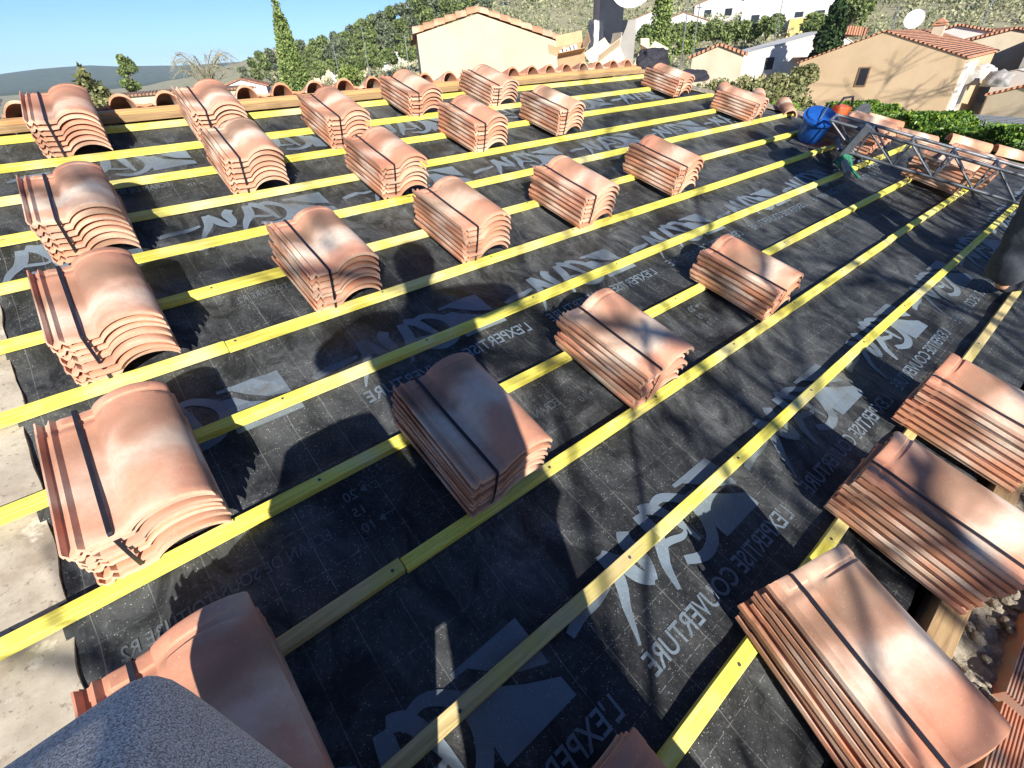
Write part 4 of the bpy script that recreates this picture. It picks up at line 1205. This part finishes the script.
# grey rendered block with satellite dish
def on(az, D, z): return (CX + D*math.cos(R(az)), CY + D*math.sin(R(az)), z)
p = on(41.6, 9.0, 0); q = on(38.0, 9.1, 0)
a = math.atan2(q[1]-p[1], q[0]-p[0]); L_ = math.hypot(q[1]-p[1], q[0]-p[0])
ch = empty('chimney_block', T(p[0], p[1], 0) @ RZ(a), 'tall grey rendered chimney block behind the cardboard boxes', 'chimney')
mb = MB(); mb.box(0, L_*.62, 0, .7, -5, 1.9); mb.build('wall', M['render_grey'], ch)
mb = MB(); mb.box(-.06, L_*.62+.06, -.06, .76, 1.9, 2.0); mb.build('cap', M['concrete'], ch)
mb = MB(); mb.box(L_*.62+.003, L_*1.0, .08, .7, -5, .62); mb.build('side_wall', M['render_grey'], ch)
dp = on(38.5, 8.5, .97)
dish = empty('satellite_dish', T(*dp) @ RZ(R(118)) @ Matrix.Rotation(R(-68), 4, 'X'), 'large white satellite dish on the grey chimney block', 'satellite dish')
mb = MB(); mb.lathe([(0.001, 0), (.12, .012), (.22, .04), (.30, .085), (.315, .085), (.30, .07), (.22, .025), (.12, -.003), (.001, -.015)], 28); mb.build('reflector', M['white'], dish, smooth=True)
mb = MB(); mb.tube([(0, -.29, .06), (0, -.18, .22), (0, -.02, .33)], .012, 6); mb.box(-.03, .03, -.05, .03, .30, .38); mb.build('feed_arm', M['dark_steel'], dish, smooth=True)
mb = MB(); mb.tube([(0, 0, -.01), (0, -.1, -.16), (0, -.5, -.24)], .022, 8); mb.build('bracket', M['dark_steel'], dish, smooth=True)

# cardboard boxes
def carton(mw, w, d, h, label, mat, flaps=True, content=False):
    t = empty('cardboard_box', mw, label, 'cardboard box')
    mb = MB(); th = .006
    mb.box(-w/2, w/2, -d/2, d/2, 0, th)
    mb.box(-w/2, w/2, -d/2, -d/2+th, th, h); mb.box(-w/2, w/2, d/2-th, d/2, th, h)
    mb.box(-w/2, -w/2+th, -d/2+th, d/2-th, th, h); mb.box(w/2-th, w/2, -d/2+th, d/2-th, th, h)
    mb.build('body', mat, t)
    if flaps:
        for (ax, s, an) in (('y', 1, 35), ('y', -1, 50), ('x', 1, 40), ('x', -1, 60)):
            mb = MB(); L_ = w if ax == 'y' else d; H_ = min(w, d)/2
            mb.box(-L_/2+.004, L_/2-.004, -.003, .003, 0, H_)
            m_ = T(0, s*(d/2-.004), h+.002) @ Matrix.Rotation(R(-an*s), 4, 'X') if ax == 'y' else T(s*(w/2-.004), 0, h+.002) @ Matrix.Rotation(R(an*s), 4, 'Y') @ RZ(R(90))
            mb.build('flap', mat, t, m_)
    if content:
        mb = MB(); q = random.Random(3)
        for k in range(5):
            mb.box(-w*.4+.14*w*k, -w*.4+.14*w*k+.10*w, -d*.35, d*.35, th, h*q.uniform(.85, 1.15))
        mb.build('contents', M['white'], t)
    return t
carton(T(5.72, 1.50, -.02) @ RZ(R(-40)) @ Matrix.Rotation(R(24), 4, 'X') @ Matrix.Rotation(R(-8), 4, 'Y'), .36, .26, .34, 'open brown cardboard box with white contents, tilted at the right end of the beige gable', M['cardboard'], True, True)
carton(T(6.28, 1.28, .02) @ RZ(R(-25)) @ Matrix.Rotation(R(-30), 4, 'Y'), .36, .30, .22, 'pale flattened carton leaning below the grey chimney block', M['card_pale'], True)
carton(T(6.55, .90, .0) @ RZ(R(15)) @ Matrix.Rotation(R(25), 4, 'X'), .30, .24, .22, 'pale carton with raised flap right below the satellite dish', M['card_pale'], True)
carton(T(6.05, 1.0, -.02) @ RZ(R(30)), .40, .22, .10, 'low grey brown carton lying flat in front of the other boxes', M['cardboard'], False)
# scaffold boards carrying the boxes
sb = empty('scaffold_deck', T(6.2, 1.25, -.08), 'scaffold deck behind the ridge carrying the cardboard boxes', 'scaffold')
mb = MB(); mb.box(-.9, .9, -.55, .55, -.05, .0); mb.build('boards', M['old_wood'], sb)
for sx in (-.85, .85):
    for sy in (-.5, .5):
        mb = MB(); mb.tube([(sx, sy, -6), (sx, sy, -.05)], .024, 8); mb.build('post', M['grey_steel'], sb, smooth=True)
# clothes hanging
for k, (dx, m_, lab) in enumerate([(0, 'navy', 'dark navy garment hanging on the grey chimney block'), (.07, 'white', 'white garment hanging between two dark ones on the chimney block'), (.13, 'navy', 'dark blue garment with purple tint hanging rightmost on the chimney block')]):
    b0 = Vector(on(42.3 - dx*7, 8.75, .40))
    mb = MB()
    for i in range(9):
        for j in range(5):
            f = j/4; mb.v.append((b0.x + (f-.5)*.045, b0.y - (f-.5)*.06 + .008*math.sin(f*9+i), b0.z + .22 - .05*i*1.0 + .01*math.sin(f*6)))
    for i in range(8):
        for j in range(4): a_ = i*5+j; mb.f.append((a_, a_+1, a_+6, a_+5)); mb.mi.append(0)
    o = mb.build('garment', M[m_]); sm = o.modifiers.new('Solidify', 'SOLIDIFY'); sm.thickness = .012
    tag(o, lab, 'garment')

# tan house with roof, chimney
L0 = Vector((34.9, 10.99)); R0 = Vector((35.56, 3.27))
av = R0-L0; ta = math.atan2(av.y, av.x); tw = av.length
th_ = house((L0.x, L0.y, 0), ta, tw, 11.5, -.82, .44, M['render_tan'], M['roof_far'], 'tan rendered house with one small dark window and a clay roof, above the hedge', apex=.50, over=.12, windows=[(tw*.425, tw*.425+.42, -1.95, -1.15)], depth=6, rt=.08, framem=M['frame'])
for yy in (.35, 1.6, 3.2):
    mb = MB(); mb.box(tw+.004, tw+.14, yy, yy+.16, -6, -1.0); mb.build('downpipe', M['white'], th_)
def chimney(loc, label, s=1.0, az=0):
    t = empty('roof_chimney', T(*loc) @ RZ(az), label, 'chimney')
    mb = MB(); mb.box(-.35*s, .35*s, -.3*s, .3*s, -.8*s, .45*s); mb.build('stack', M['render_beige'], t)
    mb = MB(); mb.box(-.45*s, .45*s, -.4*s, .4*s, .45*s, .53*s); mb.build('slab', M['tile_plain'], t)
    mb = MB(); mb.prism([(-.42*s, .60*s), (.42*s, .60*s), (0, .90*s)], -.35*s, .35*s)
    for sx in (-.3, .3): mb.box(sx*s-.05*s, sx*s+.05*s, -.3*s, .3*s, .53*s, .60*s)
    mb.build('cap', M['tile_plain'], t)
chimney((43.0, 6.75, .30), 'small chimney with clay cap standing on the tan house roof', .8, ta)
house(on(15.4, 52, 0), ta + .1, 4.5, 12, .10, .62, M['render_white'], M['roof_far'], 'low pale house whose clay roof shows right of the chimney cap', over=.3)
house(on(12.6, 50, 0), ta + .25, 5.5, 10, -.4, .25, M['render_beige'], M['roof_far'], 'house with long orange roof behind the right corner of the tan house', over=.3)
house(on(8.3, 46, 0), ta - .1, 5, 9, -.05, .95, M['render_grey'], M['roof_far'], 'brown stone house with orange roof cut by the right picture edge', over=.3)
house(on(9.4, 44, 0), ta - .2, 1.8, 2, -1.9, -1.7, M['render_white'], M['render_white'], 'small white flat shed right of the tan house', over=.05, rt=.05, name='shed')
house(on(9.3, 41, 0), ta - .2, 2.6, 4, -2.75, -2.35, M['render_beige'], M['roof_far'], 'low annex with red clay roof at the foot of the tan house', over=.15, name='annex')
d2 = empty('satellite_dish', T(*on(15.9, 50, 1.10)) @ RZ(R(-75)) @ Matrix.Rotation(R(70), 4, 'X'), 'small round satellite dish above the tan house ridge', 'satellite dish')
mb = MB(); mb.lathe([(0.001, 0), (.3, .04), (.55, .14), (.58, .14), (.3, .02), (.001, -.03)], 22); mb.build('reflector', M['white'], d2, smooth=True)
mb = MB(); mb.tube([(0, 0, 0), (0, -.6, -.5), (0, -1.4, -.6)], .05, 6); mb.build('mast', M['grey_steel'], d2)
# pergola frame at far right
pg = empty('pergola', T(*on(7.4, 24, -2.35)) @ RZ(.2), 'grey metal pergola frame above the hedge at the right edge', 'pergola')
for k in range(8):
    mb = MB(); mb.tube([(-1.6+.45*k, -1.4, 0), (-1.6+.45*k, 1.4, .15)], .03, 6); mb.build('rafter', M['grey_steel'], pg)
for k in (-1.3, 0, 1.3):
    mb = MB(); mb.tube([(-1.8, k, .05), (1.8, k, .05)], .035, 6); mb.build('beam', M['grey_steel'], pg)
    for s in (-1.7, 1.7):
        mb = MB(); mb.tube([(s, k, -2.6), (s, k, .05)], .035, 6); mb.build('post', M['grey_steel'], pg)
for k, (az, D, z, c) in enumerate([(11.1, 40, -1.8, 'render_grey'), (10.2, 41, -1.6, 'render_white'), (9.2, 39, -1.8, 'render_grey')]):
    o = cloth_heap('tarpaulin_heap', M[c], T(*on(az, D, z-.2)), .7, .6, .5, k*3.3, ['grey tarpaulin heap right behind the tan house corner', 'pale tarpaulin heap between two grey ones', 'grey tarpaulin heap above the small white shed'][k], 'tarpaulin')
    o['group'] = 'tarpaulin heaps by the tan house'

# white house with orange roofs
wh = house(on(28.6, 60, 0), R(-52), 11, 9, -.7, .9, M['render_white'], M['render_white'], 'white house with long sloping white gable, left of the dark cypress', apex=.72, over=.12, rt=.08, windows=[(2.6, 3.4, -1.9, -.9), (7.6, 8.3, -1.4, -.5)])
mb = MB(); mb.box(5.0, 11.4, -2.4, -.02, -1.15, -1.0); mb.build('awning_roof', M['roof_far'], wh)
mb = MB(); mb.prism([(7.4, .75), (10.6, .35), (10.6, .95), (9.2, 1.2)], -.5, 5); mb.build('upper_roof', M['roof_far'], wh)
house(on(32.6, 33, 0), R(-62), 2.6, 5, -.25, .22, M['render_beige'], M['roof_far'], 'small pale house with orange clay roof just right of the bright cypress', over=.2)
# large pale building top centre-right, others
house(on(28.9, 103, 0), R(-62), 14, 10, 7.5, 9, M['render_white'], M['roof_far'], 'large white block with a row of windows at the top edge, above the white house', windows=[(1.5, 2.7, 2.6, 4.0), (4.6, 5.8, 2.6, 4.0), (7.7, 8.9, 2.6, 4.0), (10.6, 11.8, 2.6, 4.0)], depth=8)
house(on(24.9, 100, 0), R(-66), 7, 9, 3.0, 3.2, M['yellow_render'], M['render_white'], 'long yellow terrace wall building at the top edge, left of the dark cypress', depth=8, over=.1)
house(on(36.2, 112, 0), R(-50), 9, 7, 4.0, 5.4, M['render_white'], M['roof_far'], 'white house with garage doors and clay roof beside the bright cypress', windows=[(1.0, 2.4, 1.6, 3.0), (4, 5.4, 1.6, 3.0)], depth=9)
house(on(33.0, 130, 0), R(-55), 10, 8, 7.2, 8.8, M['render_white'], M['roof_far'], 'white villa with orange roof on the hillside at the top edge', windows=[(2, 3.4, 5.2, 6.4), (6, 7.4, 5.2, 6.4)], depth=9)
house(on(39.0, 115, 0), R(-50), 9, 7, 4.6, 6.0, M['render_white'], M['roof_far'], 'white house half hidden by the satellite dish and the cypress', windows=[(5, 6.4, 2.8, 4.0)], depth=9)
# hillside houses on the left
for k, (az, D, z, w_, lab) in enumerate([(69.6, 150, 1.9, 6, 'white house lowest on the pine hillside, nearest the tall cypress'), (67.9, 146, 2.1, 7, 'white cube house in the middle of the hillside group'),
        (66.2, 150, 2.5, 6, 'white house right of the cube house below the pines'), (63.0, 150, 4.0, 8, 'pale house with brown roof below the pine wood'),
        (61.0, 142, 4.6, 8, 'bright white gabled house at the right of the hillside group'), (54.4, 250, 15.5, 10, 'pale villa high on the hill behind the beige gable apex'),
        (68.6, 110, -1.2, 4.5, 'small cream shed lowest below the hillside houses')]):
    house(on(az, D, z-2.5), R(az-90-12), w_*.8, 5, .7, 1.3, M['render_white'] if k % 2 else M['render_beige'], M['roof_brown'] if k in (3, 5) else M['render_white'] if k == 1 else M['roof_far'], lab, windows=[(w_*.14, w_*.22, -.3, .5), (w_*.38, w_*.46, -.3, .5)], depth=8, over=.2)
house((2.2, 41.5, -1.6), R(-8), 9.5, 8, .75, .80, M['render_beige'], M['roof_brown'], 'long low house with brown clay roof and white wall behind the left ridge tiles', windows=[(4.2, 5.0, -.1, .5)], depth=6, over=.3)
house(on(78.0, 60, -2.0), R(-20), 4.2, 6, 1.0, 1.6, M['render_white'], M['roof_far'], 'small white house with orange roof left of the tall cypress', windows=[(1.5, 2.2, 0, .6)], depth=6)
house(on(73.4, 55, -2.4), R(-22), 4.5, 6, 1.0, 1.7, M['render_white'], M['roof_far'], 'white house with orange roof right at the foot of the tall cypress', depth=6)
# masts and poles
for k, (az, D, zb, h_, lab) in enumerate([(64.3, 90, -1, 6.0, 'thin pale pole among the hillside houses'), (67.2, 90, -2, 5.0, 'short pale pole in front of the white cube house'), (60.4, 60, -2, 4.6, 'pale pole beside the dry reeds'),
        (33.6, 50, -2.5, 5.5, 'left white mast of the pair in front of the white houses'), (32.6, 50, -2.5, 5.5, 'right white mast of the pair in front of the white houses'), (25.8, 75, -1, 6.5, 'white mast above the white house'), (11.5, 70, 0, 5.0, 'slanting lamp pole at the top right'), (17.2, 60, .2, 3.4, 'thin antenna pole behind the chimney')]):
    t = empty('pole', T(*on(az, D, zb)), lab, 'pole', None)
    mb = MB(); mb.tube([(0, 0, -3), (0, 0, h_)], [.07, .04], 8); mb.build('shaft', M['grey_steel'], t, smooth=True)
    mb = MB(); mb.box(-.3, .3, -.03, .03, h_-.25, h_-.18); mb.build('crossbar', M['grey_steel'], t)

# ------------------------------------------------------------------ camera
Rc = [[0.7660386994226287, -0.6297182706740291, 0.12899461448394006], [-0.3948662132928832, -0.6193519025266025, -0.6785896362560221], [0.5072133521372336, 0.4688903074426377, -0.7231019948787121]]
R3 = RM.to_3x3()
right, down, fwd = [R3 @ Vector(r_) for r_ in Rc]
cam = bpy.data.cameras.new('Camera'); co = bpy.data.objects.new('Camera', cam); COL.objects.link(co)
mw = Matrix((right, -down, -fwd)).transposed().to_4x4(); mw.translation = RW(0, -3.8191, 1.3128)
co.matrix_world = mw
cam.sensor_width = 36; cam.lens = 470/1024*36; cam.clip_start = .03; cam.clip_end = 20000
scene.camera = co
# the phone the picture is taken with, just behind the lens
ph = empty('phone', mw @ T(0, 0, .022), 'black phone held in both hands just behind the viewpoint', 'phone')
mb = MB(); mb.box(-.075, .075, -.036, .036, -.004, .004); mb.build('case', M['black_cloth'], ph, bevel=.002)
mb = MB(); mb.box(-.070, .070, -.033, .033, .0045, .006); mb.build('screen', M['glass'], ph)

# ------------------------------------------------------------------ light
sd = Vector((-.65, -1.28, .68)).normalized()
sun = bpy.data.lights.new('Sun', 'SUN'); so = bpy.data.objects.new('Sun', sun); COL.objects.link(so)
sun.energy = 5.0; sun.angle = R(.55); sun.color = (1, .93, .82)
so.rotation_euler = sd.to_track_quat('Z', 'Y').to_euler()
w = bpy.data.worlds.new('World'); scene.world = w; w.use_nodes = True
nt = w.node_tree; bg = nt.nodes['Background']
sky = nt.nodes.new('ShaderNodeTexSky'); sky.sky_type = 'NISHITA'; sky.sun_disc = False
sky.sun_elevation = math.asin(sd.z); sky.sun_rotation = math.atan2(sd.x, sd.y)
sky.air_density = .6; sky.dust_density = 0.; sky.ozone_density = 6.5; sky.altitude = 0
nt.links.new(sky.outputs[0], bg.inputs[0]); bg.inputs[1].default_value = .085
scene.view_settings.view_transform = 'Standard'; scene.view_settings.look = 'None'
scene.view_settings.exposure = .88; scene.view_settings.gamma = 1
scene.cycles.max_bounces = 6

# ------------------------------------------------------------------ air
mb = MB(); mb.box(-6600, 6600, -6600, 6600, -40, 190)
hz = tag(mb.build('haze', []), kind='stuff')
hm = bpy.data.materials.new('air'); hm.use_nodes = True; hn = hm.node_tree; hn.nodes.clear()
vo_ = hn.nodes.new('ShaderNodeVolumePrincipled'); vo_.inputs['Density'].default_value = HAZE; vo_.inputs['Color'].default_value = (.62, .80, 1, 1)
ou = hn.nodes.new('ShaderNodeOutputMaterial'); hn.links.new(vo_.outputs[0], ou.inputs['Volume'])
hz.data.materials.append(hm)
